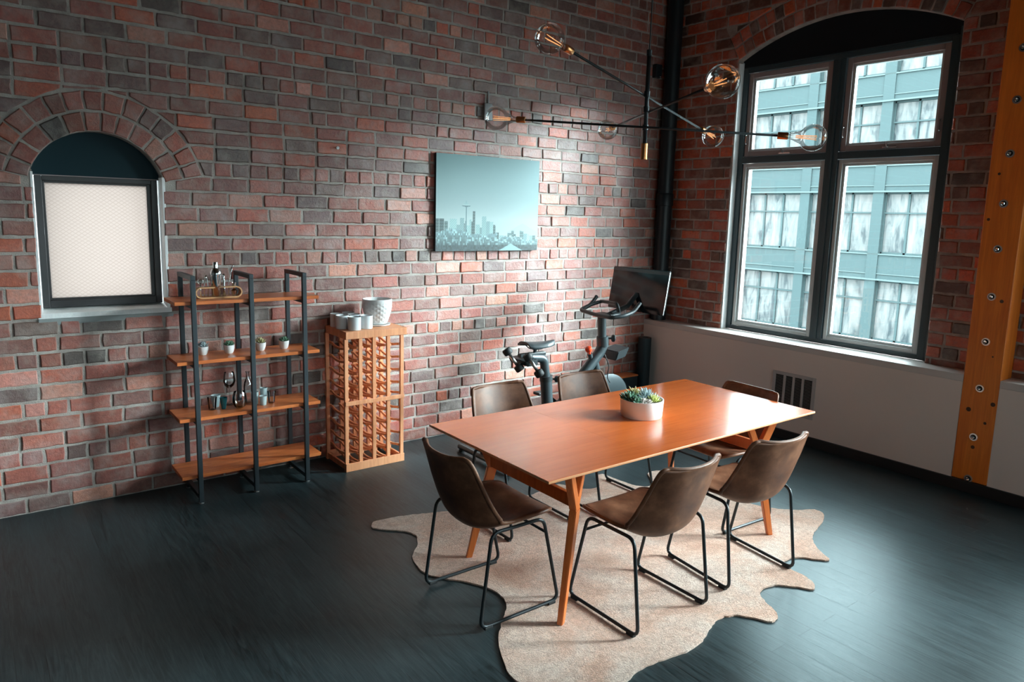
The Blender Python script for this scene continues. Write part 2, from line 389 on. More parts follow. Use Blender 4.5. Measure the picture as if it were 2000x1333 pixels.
def add_brick(bm, lay, poly, mapf, rnd, color):
    if len(poly) < 3 or area(poly) < 0.0012: return
    pts = []
    for i in range(len(poly)):
        a, b = poly[i], poly[(i+1) % len(poly)]; L = math.hypot(a[0]-b[0], a[1]-b[1]); k = max(1, int(L/0.035))
        if L < 1e-5: continue
        for j in range(k):
            t = j/k; pts.append((a[0]+(b[0]-a[0])*t+rnd.uniform(-.0034, .0034), a[1]+(b[1]-a[1])*t+rnd.uniform(-.0030, .0030)))
    if len(pts) < 3: return
    d0 = rnd.uniform(.002, .011); tu, tv = rnd.uniform(-.02, .02), rnd.uniform(-.03, .03)
    cu = sum(p[0] for p in pts)/len(pts); cv = sum(p[1] for p in pts)/len(pts)
    loops = []
    for ins, dep in ((0, -0.004), (0.0015, d0*0.55), (0.006, d0)):
        pp = inset(pts, ins) if ins else pts
        loops.append([bm.verts.new(mapf(u, v, dep+((u-cu)*tu+(v-cv)*tv if dep > 0 else 0))) for u, v in pp])
    fs = []
    n = len(pts)
    for a, b in zip(loops, loops[1:]):
        for i in range(n): fs.append(bm.faces.new((a[i], a[(i+1) % n], b[(i+1) % n], b[i])))
    fs.append(bm.faces.new(loops[-1]))
    for f in fs:
        f.material_index = 1
        for l in f.loops: l[lay] = (*color, 1)
def brick_wall(name, mapf, u0, u1, z0, z1, outline, holes, arches, rects, palette, seed, depth=0.32, flip=False, tone=(1.0, 0.89, 0.85)):
    rnd = random.Random(seed); bm = B()
    edges = []
    for loop in [outline]+holes:
        vs = [bm.verts.new(mapf(u, v, 0)) for u, v in loop]
        for i in range(len(vs)): edges.append(bm.edges.new((vs[i], vs[(i+1) % len(vs)])))
    r = bmesh.ops.triangle_fill(bm, edges=edges, use_beauty=True, use_dissolve=False)
    faces = [g for g in r['geom'] if isinstance(g, bmesh.types.BMFace)]
    ex = bmesh.ops.extrude_face_region(bm, geom=faces)
    dv = mapf(0, 0, -depth)-mapf(0, 0, 0)
    bmesh.ops.translate(bm, verts=[g for g in ex['geom'] if isinstance(g, bmesh.types.BMVert)], vec=dv)
    bmesh.ops.recalc_face_normals(bm, faces=bm.faces[:])
    lay = bm.loops.layers.float_color.new('bc')
    for f in bm.faces:
        for l in f.loops: l[lay] = (0.3, 0.3, 0.3, 1)
    def col():
        t = rnd.random(); acc = 0
        for w, c0 in palette:
            acc += w
            if t <= acc: break
        k = rnd.uniform(0.75, 1.25); return tuple(min(0.9, x*k*m_*rnd.uniform(0.94, 1.06)) for x, m_ in zip(c0, tone))
    start = len(bm.faces)
    for row in range(int(z0/PITCH), int(z1/PITCH)+1):
        zb = row*PITCH+0.0075+rnd.uniform(-.0015, .0015); zt = (row+1)*PITCH-0.0075+rnd.uniform(-.0015, .0015)
        zb = max(zb, z0+0.002)
        if zt-zb < 0.02: continue
        head = (row % 6 == 3); L = BL/2 if head else BL
        u = u0-L*rnd.choice((0.25, 0.5, 0.75))-(0.5*L if row % 2 else 0)
        if not head: u = u0-(0.115 if row % 2 else 0.0)-rnd.uniform(0, 0.05)-0.1
        while u < u1:
            w = L*rnd.uniform(0.965, 1.03)
            if not head and rnd.random() < 0.04: w = L*0.5
            a, b = max(u+0.007, u0), min(u+w-0.007, u1); u += w
            if b-a < 0.03: continue
            poly = [(a, zb), (b, zb), (b, zt), (a, zt)]
            cu, cv = (a+b)/2, (zb+zt)/2; skip = False
            for (ru0, ru1, rz0, rz1) in rects:
                if zt > rz0 and zb < rz1:
                    if ru0 < cu < ru1 and rz0+0.02 < cv: 
                        if a < ru0-0.02: poly = clip(poly, (ru0-0.004, 0), (-1, 0))
                        elif b > ru1+0.02: poly = clip(poly, (ru1+0.004, 0), (1, 0))
                        else: skip = True
                    elif cv <= rz0+0.02:
                        if b > ru0 and a < ru1: poly = clip(poly, (0, rz0-0.004), (0, -1))
                    else:
                        if cu <= ru0: poly = clip(poly, (ru0-0.004, 0), (-1, 0))
                        elif cu >= ru1: poly = clip(poly, (ru1+0.004, 0), (1, 0))
                if not poly: break
            for (au, az, R, Ro, ths) in arches:
                if not poly or skip: break
                du, dz = cu-au, cv-az; rr = math.hypot(du, dz); th = math.atan2(abs(du), dz)
                sg = 1 if du > 0 else -1
                if th < ths or rr < R*0.97 and dz > R*cos(ths):
                    if rr < Ro+0.2: 
                        poly = clip(poly, (au+du/rr*(Ro+0.008), az+dz/rr*(Ro+0.008)), (du/rr, dz/rr))
                elif rr < Ro+0.15 and rr > R-0.15 and th < ths+0.6:
                    # outside the skewback line
                    poly = clip(poly, (au, az), (sg*cos(ths), -sin(ths)))
            if skip or not poly: continue
            add_brick(bm, lay, poly, mapf, rnd, col())
    for (au, az, R, Ro, ths) in arches:
        rings = ((R+0.004, R+(Ro-R)*0.47), (R+(Ro-R)*0.53, Ro-0.004))
        for ra, rb in rings:
            n = max(6, int(round(2*ths*(ra+rb)/2/0.094))); t = -ths
            ws = [rnd.uniform(0.8, 1.2) for _ in range(n)]; tot = sum(ws)
            for w in ws:
                dt = 2*ths*w/tot; g = 0.0055/((ra+rb)/2)
                t0, t1 = t+g, t+dt-g; t += dt
                add_brick(bm, lay, [(au+sin(t0)*ra, az+cos(t0)*ra), (au+sin(t1)*ra, az+cos(t1)*ra), (au+sin(t1)*rb, az+cos(t1)*rb), (au+sin(t0)*rb, az+cos(t0)*rb)], mapf, rnd, col())
    if flip:
        bm.faces.ensure_lookup_table(); bmesh.ops.reverse_faces(bm, faces=[f for f in bm.faces if f.material_index == 1])
    return struct(name, bm, [M_MORTAR, M_BRICK])

PAL_A = [(0.36, srgb(156, 92, 78)), (0.27, srgb(138, 92, 84)), (0.11, srgb(116, 92, 88)), (0.12, srgb(178, 96, 70)), (0.10, srgb(192, 138, 122)), (0.04, srgb(84, 74, 70))]
PAL_B = [(0.40, srgb(146, 76, 54)), (0.22, srgb(120, 72, 58)), (0.18, srgb(90, 64, 54)), (0.12, srgb(168, 86, 52)), (0.08, srgb(66, 54, 50))]

# small arched window opening, back wall (plane y=0, room at -y)
AU, AZ, AR, ARO, ATH = -4.830, 1.904, 0.366, 0.598, radians(77)
def back_map(u, v, d): return Vector((u, -d, v))
def arch_loop(cu, cz, R, th, ub, ut, zb, n=20):
    pts = [(ub, zb)]+[(cu+sin(-th+2*th*i/n)*R, cz+cos(-th+2*th*i/n)*R) for i in range(n+1)]+[(ut, zb)]
    return pts
SWL, SWR, SWB = -5.168, -4.488, 1.180
hole = [(SWL, SWB), (SWL, 2.03)]+[(AU+sin(t)*AR, AZ+cos(t)*AR) for t in [(-1+2*i/20)*radians(69) for i in range(21)]]+[(SWR, 2.03), (SWR, SWB)]
XL, YF, ZC = -8.6, -6.9, 4.9
brick_wall('wall_back', back_map, -7.6, 0.195, 0.0, 4.75, [(XL, -0.02), (0.195, -0.02), (0.195, ZC), (XL, ZC)], [hole], [(AU, AZ, AR, ARO, ATH)],
           [(SWL, SWR, SWB, 2.03)], PAL_A, 11)
# window wall (plane x=0.195, room at -x); u = y
BX = 0.195
def right_map(u, v, d): return Vector((BX-d, u, v))
WC, WZ0, WR = -1.718, 1.550, 1.958
WTH = math.asin(0.925/WR)
BAY = -2.78
holes = []; arches = []; rects = []
for k in range(2):
    cu = WC+k*BAY
    holes.append([(cu+0.925, 0.80), (cu-0.925, 0.80)]+[(cu-sin(WTH-2*WTH*i/24)*WR, WZ0+cos(WTH-2*WTH*i/24)*WR) for i in range(25)])
    arches.append((cu, WZ0, WR, WR+0.235, WTH)); rects.append((cu-0.925, cu+0.925, 0.80, WZ0+cos(WTH)*WR))
brick_wall('wall_right', right_map, -6.2, 0.0, 0.80, 4.75, [(0.0, -0.02), (YF, -0.02), (YF, ZC), (0.0, ZC)], holes, arches[:2], rects, PAL_B, 5, flip=True, tone=(1.42, 1.08, 0.84))  # tone puts extra warm light into the brick colour of this backlit wall

# floor, ceiling, hidden walls
bm = B(); box(bm, (XL, YF, -0.12), (0.5, 0.02, 0.0)); struct('floor', bm, M_FLOOR)
bm = B(); box(bm, (XL, YF, ZC), (0.5, 0.3, ZC+0.1))
for k in range(4): box(bm, (XL, -1.2-1.6*k-0.11, ZC-0.3), (0.19, -1.2-1.6*k+0.11, ZC))
struct('ceiling', bm, M_CEIL)
bm = B(); box(bm, (XL-0.1, YF, 0), (XL, 0.0, ZC)); struct('wall_left', bm, M_WALLX)
# front wall behind the camera, with two unseen windows added for fill light
FH = 2.45
FILL_WIN = [(-4.8, -4.1), (-2.4, -1.7)]
bm = B(); box(bm, (XL, YF-0.25, 0), (0.5, YF, 1.05)); box(bm, (XL, YF-0.25, FH), (0.5, YF, ZC))
for a, b in ((XL, FILL_WIN[0][0]), (FILL_WIN[0][1], FILL_WIN[1][0]), (FILL_WIN[1][1], 0.5)): box(bm, (a, YF-0.25, 1.05), (b, YF, FH))
struct('wall_front', bm, M_WALLX)
for i, (a, b) in enumerate(FILL_WIN):
    w = bpy.data.objects.new('window_%d' % (4+i), None); COL.objects.link(w); w.location = ((a+b)/2, YF-.12, 1.05); w['kind'] = 'structure'
    bm = B()
    for lo, hi in (((a, YF-.16, 1.05), (a+.05, YF-.09, FH)), ((b-.05, YF-.16, 1.05), (b, YF-.09, FH)), ((a+.05, YF-.16, 1.05), (b-.05, YF-.09, 1.10)), ((a+.05, YF-.16, FH-.05), (b-.05, YF-.09, FH)), (((a+b)/2-.03, YF-.16, 1.10), ((a+b)/2+.03, YF-.09, FH-.05))): box(bm, lo, hi, .003)
    obj('window_frame', bm, M_WFRAME, w)
    bm = B(); box(bm, (a+.05, YF-.128, 1.10), (b-.05, YF-.124, FH-.05)); obj('glass_pane', bm, M_PANE, w)

# knee wall below the windows, sill, baseboard (knee wall is cut where the timber post stands)
PY0, PY1 = -3.213, -2.988
for i, (a, b) in enumerate(((PY1, 0.0), (YF, PY0))):
    bm = B(); box(bm, (0.0, a, 0.0), (BX-0.002, b, 0.79))
    struct('wall_right_lower' if i == 0 else 'wall_right_lower.001', bm, M_PLASTER)
    bm = B(); box(bm, (-0.006, a, 0.775), (BX-0.001, b, 0.826), 0.004)
    if i == 0:
        box(bm, (BX-0.001, WC-0.923, 0.801), (0.262, WC+0.923, 0.826))
    else:
        box(bm, (BX-0.001, WC+BAY-0.923, 0.801), (0.262, WC+BAY+0.923, 0.826))
    struct('trim_1' if i == 0 else 'trim_2', bm, M_SILL)
bm = B(); box(bm, (-0.02, YF, 0.0), (-0.0005, -0.002, 0.082), 0.003); struct('baseboard_right', bm, M_BLACKBASE)

# ------------------------------------------------------------------ small arched window
w1 = bpy.data.objects.new('window_1', None); COL.objects.link(w1); w1.location = (AU, 0.1, SWB); w1['kind'] = 'structure'
bm = B()
FX0, FX1, FZ0, FZ1 = -5.153, -4.500, 1.222, 2.002
for lo, hi in (((FX0, .085, FZ0), (FX0+.036, .15, FZ1)), ((FX1-.036, .085, FZ0), (FX1, .15, FZ1)), ((FX0+.036, .085, FZ0), (FX1-.036, .15, FZ0+.045)), ((FX0+.036, .085, FZ1-.028), (FX1-.036, .15, FZ1))): box(bm, lo, hi, .003)
obj('window_frame', bm, M_WFRAME2, w1)
bm = B()
a0, a1, b0, b1 = FX0+.036, FX1-.036, FZ0+.045, FZ1-.028
for lo, hi in (((a0, .105, b0), (a0+.014, .14, b1)), ((a1-.022, .105, b0), (a1, .14, b1)), ((a0+.014, .105, b0), (a1-.022, .14, b0+.010)), ((a0+.014, .105, b1-.012), (a1-.022, .14, b1))): box(bm, lo, hi, .002)
obj('sash', bm, M_WFRAME2, w1)
bm = B(); box(bm, (a0+.010, .122, b0+.006), (a1-.018, .126, b1-.008)); obj('glass_pane', bm, M_FROST, w1)
bm = B(); pl = [(AU+sin(t)*(AR+.03), AZ+cos(t)*(AR+.03)) for t in [(-1+2*i/24)*radians(75) for i in range(25)]]
prism(bm, [(p[0], max(p[1], 2.003)) for p in pl], .10, .15, lambda u, v, d: Vector((u, d, v)))
obj('arch_panel', bm, M_PANEL, w1)
bm = B(); box(bm, (SWL, .09, 2.0015), (SWR, .1, 2.008)); obj('trim_strip', bm, M_SASH, w1)
# white plaster reveal and sill
bm = B()
box(bm, (SWR-.002, -.004, SWB+.02), (SWR+.016, .15, 2.02), .002); box(bm, (SWL-.010, -.003, SWB+.02), (SWL+.004, .15, 2.02), .002)
obj('reveal', bm, M_WHITEPL, w1)
bm = B(); hexa(bm, [(SWL-.02, -.008, SWB-.010), (SWR+.022, -.008, SWB-.010), (SWR+.022, .15, SWB-.010), (SWL-.02, .15, SWB-.010)], [(SWL-.02, -.008, SWB+.020), (SWR+.022, -.008, SWB+.020), (SWR+.022, .15, FZ0), (SWL-.02, .15, FZ0)], .002)
obj('window_sill', bm, M_WHITEPL, w1)
bm = B(); hexa(bm, [(SWL-.02, -.004, SWB-.052), (SWR+.03, -.004, SWB-.040), (SWR+.03, .02, SWB-.040), (SWL-.02, .02, SWB-.052)], [(SWL-.02, -.014, SWB-.011), (SWR+.03, -.014, SWB-.011), (SWR+.03, .02, SWB-.011), (SWL-.02, .02, SWB-.011)], .002)
obj('cement_ledge', bm, M_GREYPL, w1)

# ------------------------------------------------------------------ tall windows
def tall_window(name, cy):
    w = bpy.data.objects.new(name, None); COL.objects.link(w); w.location = (0.28, cy, 0.826); w['kind'] = 'structure'
    y0, y1 = cy-0.885, cy+0.915      # y1 towards the corner
    F, G = 0.262, 0.345
    bm = B(); T = .052
    for lo, hi in (((F, y0, .826), (G, y0+T, 3.205)), ((F, y1-T, .826), (G, y1, 3.205)), ((F, y0+T, .826), (G, y1-T, .862)), ((F, y0+T, 3.165), (G, y1-T, 3.205)),
                   ((F-.004, cy-.055, .862), (G, cy+.055, 3.165)), ((F-.002, y0+T, 2.368), (G, cy-.055, 2.425)), ((F-.002, cy+.055, 2.368), (G, y1-T, 2.425))): box(bm, lo, hi, .003)
    box(bm, (F-.012, cy-.012, .865), (F-.003, cy+.012, 3.16), .002)
    obj('window_frame', bm, M_WFRAME, w)
    bm = B(); box(bm, (F-.01, y1, .826), (G, cy+.925, 3.26)); obj('frame_filler', bm, M_WHITEPL, w)
    bm = B(); box(bm, (F+.0, cy-.923, .826), (G, y0, 3.26)); obj('frame_filler', bm, M_WFRAME, w)
    # arched head panel
    bm = B(); pl = [(cy-sin(t)*(WR+.02), WZ0+cos(t)*(WR+.02)) for t in [(-1+2*i/24)*(WTH+.01) for i in range(25)]]
    pl = [(cy+.925, 3.206)]+pl+[(cy-.925, 3.206)]
    prism(bm, pl, F+.003, G, lambda u, v, d: Vector((d, u, v))); obj('arch_panel', bm, M_PANELB, w)
    bm = B(); box(bm, (F-.006, y0+.01, 3.205), (F+.003, y1-.01, 3.214)); obj('trim_strip', bm, M_WFRAME, w)
    # caulk line on the corner side reveal
    bm = B(); box(bm, (BX+.004, cy+.917, .826), (F, cy+.926, 3.25)); obj('reveal', bm, M_WHITEPL, w)
    for up in (1, 0):
        for a, b in ((y0+T, cy-.055), (cy+.055, y1-T)):
            if up: z0, z1, sw, m = 2.425, 3.165, .048, M_SASH
            else: z0, z1, sw, m = .862, 2.368, .036, M_SASHW
            bm = B(); f, g = F+.014, G-.01
            for lo, hi in (((f, a+.004, z0+.004), (g, a+sw, z1-.004)), ((f, b-sw, z0+.004), (g, b-.004, z1-.004)), ((f, a+sw, z0+.004), (g, b-sw, z0+sw)), ((f, a+sw, z1-sw), (g, b-sw, z1-.004))): box(bm, lo, hi, .004)
            s = obj('sash', bm, m, w); L = w.location
            bm = B(); q = .020
            for lo, hi in (((f+.018, a+sw, z0+sw), (g, a+sw+q, z1-sw)), ((f+.018, b-sw-q, z0+sw), (g, b-sw, z1-sw)), ((f+.018, a+sw+q, z0+sw), (g, b-sw-q, z0+sw+q)), ((f+.018, a+sw+q, z1-sw-q), (g, b-sw-q, z1-sw))): box(bm, lo, hi, .002)
            sub('glazing_bead', bm, M_SASHW, s, L)
            bm = B(); box(bm, (f+.035, a+sw+.002, z0+sw+.002), (f+.038, b-sw-.002, z1-sw-.002)); sub('glass_pane', bm, M_PANE, s, L)
            if up:
                bm = B(); mid = (a+b)/2; box(bm, (f-.010, mid-.07, z0+.012), (f, mid+.04, z0+.026), .002); beam(bm, (f-.014, mid, z0+.02), (f-.026, mid+.012, z0+.058), .008, .008)
                sub('window_crank', bm, M_STEEL, s, L)
                for yy in (a+.022, b-.022):
                    bm = B(); tube(bm, arcpts([(f, yy, z0+.11), (f-.018, yy, z0+.12), (f-.016, yy, z0+.19), (f, yy, z0+.2)], .01), .005, 6); sub('latch', bm, M_STEEL, s, L)
tall_window('window_2', WC); tall_window('window_3', WC+BAY)

# ------------------------------------------------------------------ timber post with bolts
post = thing('timber_post', 'orange timber post with a row of bolts, standing against the window wall', 'post', (0.09, -3.10, 0.082))
bm = B(); box(bm, (-0.004, PY0, 0.0825), (BX-.002, PY1, ZC-.31), .006); obj('post_body', bm, M_POST, post)
M_KNOT = mat('dark_knot', (0.06, 0.02, 0.006), 0.6)
for i, z in enumerate((0.100, .402, .749, 1.076, 1.385, 1.705, 2.005, 2.329, 2.67, 2.994, 3.31, 3.63)):
    bm = B(); R = to_dir((-1, 0, 0)); o = (-0.004, -3.097, z)
    lathe(bm, [(.0, .0), (.027, .0), (.026, .003), (.0, .0035)], 24, o, R, False); bo = obj('washer', bm, M_ZINC, post, smooth=True, angle=30)
    bm = B(); lathe(bm, [(.0, .0), (.0125, .0), (.0125, .012), (.010, .014), (.0, .012)], 6, (-0.0065, -3.097, z), R, False); sub('bolt_head', bm, M_BLKMETAL if False else M_STEEL, bo, post.location)
    bm = B(); lathe(bm, [(.0, .0), (.018, .0), (.018, .0006), (0, .0006)], 16, (-0.0075, -3.097, z), R, False); sub('bolt_recess', bm, M_DARKHOLE, bo, post.location)
for (y, z, r) in ((-3.188, .655, .015), (-3.045, .590, .016), (-3.155, .515, .010), (-3.02, 1.9, .010), (-3.16, 1.36, .012), (-3.15, .98, .006), (-3.05, 2.2, .009), (-3.10, .33, .013)):
    bm = B(); lathe(bm, [(r, 0), (r*.6, .0006), (0, .0007)], 12, (-0.0042, y, z), to_dir((-1, 0, 0)), False); obj('knot', bm, M_KNOT, post)

# ------------------------------------------------------------------ drain pipe, wall vent, small wall fixtures
pp = thing('drain_pipe', 'black cast-iron pipe rising in the brick corner behind the exercise bike', 'pipe', (.098, -.100, .826))
bm = B(); lathe(bm, [(.074, .826), (.074, ZC-.01)], 28, (.098, -.100, 0)); obj('pipe_body', bm, M_PIPE, pp, smooth=True, angle=40)
for z in (2.03, 4.1):
    bm = B(); lathe(bm, [(.074, z-.06), (.084, z-.055), (.084, z+.05), (.080, z+.06), (.074, z+.065)], 28, (.098, -.100, 0), cap=False); obj('pipe_collar', bm, M_PIPE, pp, smooth=True, angle=40)

vt = thing('wall_vent', 'pale metal air vent with dark louvres set in the wall under the window', 'vent', (0, -1.715, .225))
bm = B(); vy0, vy1, vz0, vz1 = -1.912, -1.518, .225, .580
for lo, hi in (((-.010, vy0, vz0), (-.0005, vy0+.028, vz1)), ((-.010, vy1-.028, vz0), (-.0005, vy1, vz1)), ((-.010, vy0+.028, vz0), (-.0005, vy1-.028, vz0+.028)), ((-.010, vy0+.028, vz1-.028), (-.0005, vy1-.028, vz1))): box(bm, lo, hi, .002)
for k in (1, 2, 3):
    y = vy0+.028+(vy1-vy0-.056)*k/4; box(bm, (-.009, y-.010, vz0+.028), (-.0005, y+.010, vz1-.028))
obj('vent_frame', bm, M_VENT, vt)
bm = B(); box(bm, (-.0015, vy0+.02, vz0+.02), (-.0005, vy1-.02, vz1-.02)); obj('vent_backing', bm, M_DARKHOLE, vt)
bm = B()
for k in range(26):
    z = vz0+.036+k*.0112; beam(bm, (-.0045, vy0+.028, z), (-.0045, vy1-.028, z), .0062, .0012, up=(0.6, 0, 1))
obj('louvres', bm, mat('louvre_metal', (.34, .31, .29), .5), vt)

jb = thing('junction_box', 'grey metal junction box on the bricks behind the left chandelier bulb', 'electrical box', (-2.025, 0, 2.67))
bm = B(); box(bm, (-2.065, -.035, 2.60), (-1.985, -.008, 2.735), .008); obj('box_cover', bm, mat('grey_conduit', (.30, .33, .34), .45), jb, smooth=True, angle=40)
bm = B(); tube(bm, [(-2.025, -.022, 2.735), (-2.025, -.022, 2.83)], .008, 8); obj('conduit', bm, mat('grey_conduit_pipe', (.26, .26, .26), .45), jb)
wc = thing('wall_speaker', 'small black box fixed high on the bricks beside the corner pipe', 'speaker', (-.03, -.03, 3.25))
bm = B(); box(bm, (-.085, -.06, 3.19), (.0, -.008, 3.315), .006); obj('speaker_body', bm, M_PIPE, wc)
bm = B(); box(bm, (-.030, -.0625, 3.197), (-.018, -.0595, 3.203)); obj('painted_highlight', bm, M_CERAMIC, wc)  # small white block standing in for a highlight on the black box
bm = B(); lathe(bm, [(.006, 0), (.006, .02), (.012, .021), (.012, .025), (0, .026)], 10, (0, 0, 0), to_dir((0, -1, 0)))
one('wall_screw', bm, M_ZINC, (-3.33, -.006, 2.285), 'single metal screw left in the bricks between the arched window and the canvas print', 'screw')

# ------------------------------------------------------------------ canvas print
cv = thing('canvas_print', 'blue-grey canvas print of a misty city skyline hanging on the brick wall', 'picture', (-2.0, 0, 1.54))
CX0, CX1, CZ0, CZ1 = -2.519, -1.480, 1.541, 2.310
bm = B(); box(bm, (CX0, -.040, CZ0), (CX1, -.012, CZ1), .002); obj('canvas_edge', bm, mat('dark_canvas_edge', (.02, .04, .05), .7), cv)
NX, NZ = 260, 192
rnd = random.Random(3); H = [0.0]*NX; T = [0.0]*NX; bld = []
x = 0
while x < NX:
    w = rnd.randint(4, 11); t = x/NX
    h = (0.15+rnd.random()*0.17) if t < .62 else (0.12+rnd.random()*0.10)
    if t < .05: h = .34
    bld.append((x, x+w, h, rnd.random())); x += w+rnd.choice((0, 0, 1))
bld += [(int(.13*NX), int(.19*NX), .34, .95), (int(.34*NX), int(.365*NX), .42, .15), (int(.22*NX), int(.26*NX), .35, .7), (int(.31*NX), int(.33*NX), .33, .85), (int(.43*NX), int(.47*NX), .37, .8), (int(.52*NX), int(.56*NX), .28, .2), (int(.08*NX), int(.11*NX), .31, .3)]
def shade(i, j):
    u, w = i/(NX-1), j/(NZ-1)
    g = max(0, min(1, (w-.35)/.65)); base = (0.84-0.36*g**0.8, 0.93-0.28*g**0.8, 0.93-0.26*g**0.8)
    if w < .30:      # distant mountain and haze
        m = abs(u-.84)
        if w < .30-m*0.6 and m < .16: base = (.80, .93, .94)
    k = None
    for (a, b, h, s) in bld:
        if a <= i < b and w < h: k = s if k is None or s > 0.6 else k
    if k is not None:
        c = .50+.45*k
        if (i*7+j*13) % 5 == 0 or (j % 6 < 2 and k < .5): c *= .8
        base = (c*.82, c, c*1.0)
    lim = .19+.03*sin(u*11)-.07*(u > .58)+.02*(hash((i//7, 3)) % 5)/5
    if w < lim:
        q = (hash((i//3, j//4, 5)) % 97)/97; q2 = (hash((i//9, j//9, 2)) % 89)/89; t = w/lim
        c = .34+.34*t+(.42*q*q if q2 > .35 else .12*q)
        if w < .06: c = .34+.14*q
        if abs(u-.72) < .12*(1-w/.075) and w < .075: c = .85
        base = (c*.80, c*.98, c)
    du = (u-.275)*1.35
    if w < .47 and w > .20 and abs(du) < .006+.010*max(0, (.33-w))*3: base = (.42, .56, .58)
    sau = ((du/.055)**2+((w-.478)/.013)**2); cap = ((du/.026)**2+((w-.497)/.012)**2)
    if sau < 1: base = (.46, .58, .60) if w < .479 else (.78, .9, .9)
    elif cap < 1: base = (.70, .84, .85)
    if abs(du) < .004 and .5 < w < .53: base = (.6, .75, .76)
    return base
bm = B(); lay = bm.loops.layers.float_color.new('bc'); grid = []
for j in range(NZ+1): grid.append([bm.verts.new((CX0+(CX1-CX0)*i/NX, -.0405, CZ0+(CZ1-CZ0)*j/NZ)) for i in range(NX+1)])
for j in range(NZ):
    for i in range(NX):
        f = bm.faces.new((grid[j][i], grid[j][i+1], grid[j+1][i+1], grid[j+1][i])); c = shade(i, j)
        c = tuple(x**2.2 for x in c)
        for l in f.loops: l[lay] = (*c, 1)
M_PRINT = mat('printed_canvas', rough=0.6); a = N(M_PRINT, 'ShaderNodeAttribute', attribute_name='bc'); LK(M_PRINT, mixc(M_PRINT, 1.0, a.outputs['Color'], (.46, .47, .47), 'MULTIPLY'), BS(M_PRINT).inputs['Base Color'])
obj('printed_face', bm, M_PRINT, cv)

# ------------------------------------------------------------------ shelving unit
su = thing('shelving_unit', 'open shelf with four wood boards on black metal frames beside the arched window', 'shelf', (-4.08, -.24, 0))
ZT = [1.277, .909, .551, .183]
for x in (-4.427, -4.083, -3.739):
    bm = B(); s = .0135; h = 1.434
    for (y) in (-.398, -.085): box(bm, (x-s, y-s, 0.006), (x+s, y+s, h-2*s), .002)
    box(bm, (x-s, -.398-s, h-2*s), (x+s, -.085+s, h), .002)
    box(bm, (x-s, -.385, .030), (x+s, -.098, .030+2*s), .002)
    for z in ZT: box(bm, (x-s*.8, -.3845, z-.022-.022), (x+s*.8, -.0985, z-.0225), .001)
    fr = obj('metal_frame', bm, M_SHELFMETAL, su)
    for y in (-.398, -.085):
        bm = B(); lathe(bm, [(.016, 0), (.016, .006), (.012, .010)], 12, (x, y, 0)); sub('foot_pad', bm, M_ZINC, fr, su.location)
for z in ZT:
    bm = B(); box(bm, (-4.530, -.3835, z-.022), (-3.632, -.100, z), .002); obj('shelf_board', bm, M_SHELF, su)

# mini succulent pots
def leaf(bm, lay, base, d, L, w, th, curl=0.25, seg=6):
    d = Vector(d).normalized(); side = d.cross(Vector((0, 0, 1)));
    if side.length < .05: side = Vector((1, 0, 0))
    side.normalize(); nrm = side.cross(d); rings = []
    prof = [(0, .35), (.2, .75), (.45, 1.0), (.7, .85), (.88, .45), (1.0, .04)]
    for t, s in prof:
        c = Vector(base)+d*L*t+Vector((0, 0, 1))*curl*L*t*t
        rings.append(([bm.verts.new(c+side*cos(2*pi*k/seg)*w*s+nrm*sin(2*pi*k/seg)*th*s) for k in range(seg)], t))
    for (a, ta), (b, tb) in zip(rings, rings[1:]):
        for k in range(seg):
            f = bm.faces.new((a[k], a[(k+1) % seg], b[(k+1) % seg], b[k])); f.smooth = True
            for l, tt in zip(f.loops, (ta, ta, tb, tb)): l[lay] = (tt, tt, tt, 1)
def rosette(R, n, layers, w, th, seed, spiky=0.0):
    rnd = random.Random(seed); bm = B(); lay = bm.loops.layers.float_color.new('tip')
    for q in range(layers):
        el = radians(12+62*q/max(1, layers-1)+spiky*10); m = max(4, n-q)
        for k in range(m):
            a = 2*pi*(k+.5*(q % 2))/m+rnd.uniform(-.12, .12); L = R*(1-.13*q)*rnd.uniform(.85, 1.1)
            leaf(bm, lay, (0, 0, .002+q*R*.05), (cos(a)*cos(el), sin(a)*cos(el), sin(el)), L, w*rnd.uniform(.85, 1.1), th)
    return bm
pots = []
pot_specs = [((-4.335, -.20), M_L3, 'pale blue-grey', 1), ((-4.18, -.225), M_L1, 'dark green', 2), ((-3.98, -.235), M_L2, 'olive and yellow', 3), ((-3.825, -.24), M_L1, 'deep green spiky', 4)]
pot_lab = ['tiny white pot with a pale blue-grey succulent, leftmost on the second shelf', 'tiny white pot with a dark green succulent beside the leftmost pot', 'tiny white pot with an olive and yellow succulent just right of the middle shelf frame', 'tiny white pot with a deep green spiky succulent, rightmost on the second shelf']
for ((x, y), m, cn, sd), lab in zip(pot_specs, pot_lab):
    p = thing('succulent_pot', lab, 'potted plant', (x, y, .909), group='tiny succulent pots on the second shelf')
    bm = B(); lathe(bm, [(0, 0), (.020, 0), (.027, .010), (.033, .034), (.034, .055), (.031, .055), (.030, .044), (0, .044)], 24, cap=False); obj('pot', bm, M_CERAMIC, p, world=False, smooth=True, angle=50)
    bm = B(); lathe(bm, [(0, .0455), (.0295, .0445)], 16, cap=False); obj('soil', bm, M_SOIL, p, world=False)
    bm = rosette(.040, 8, 4, .0095, .0042, sd, sd % 2); bmesh.ops.translate(bm, verts=bm.verts, vec=(0, 0, .047)); obj('succulent', bm, m, p, world=False)

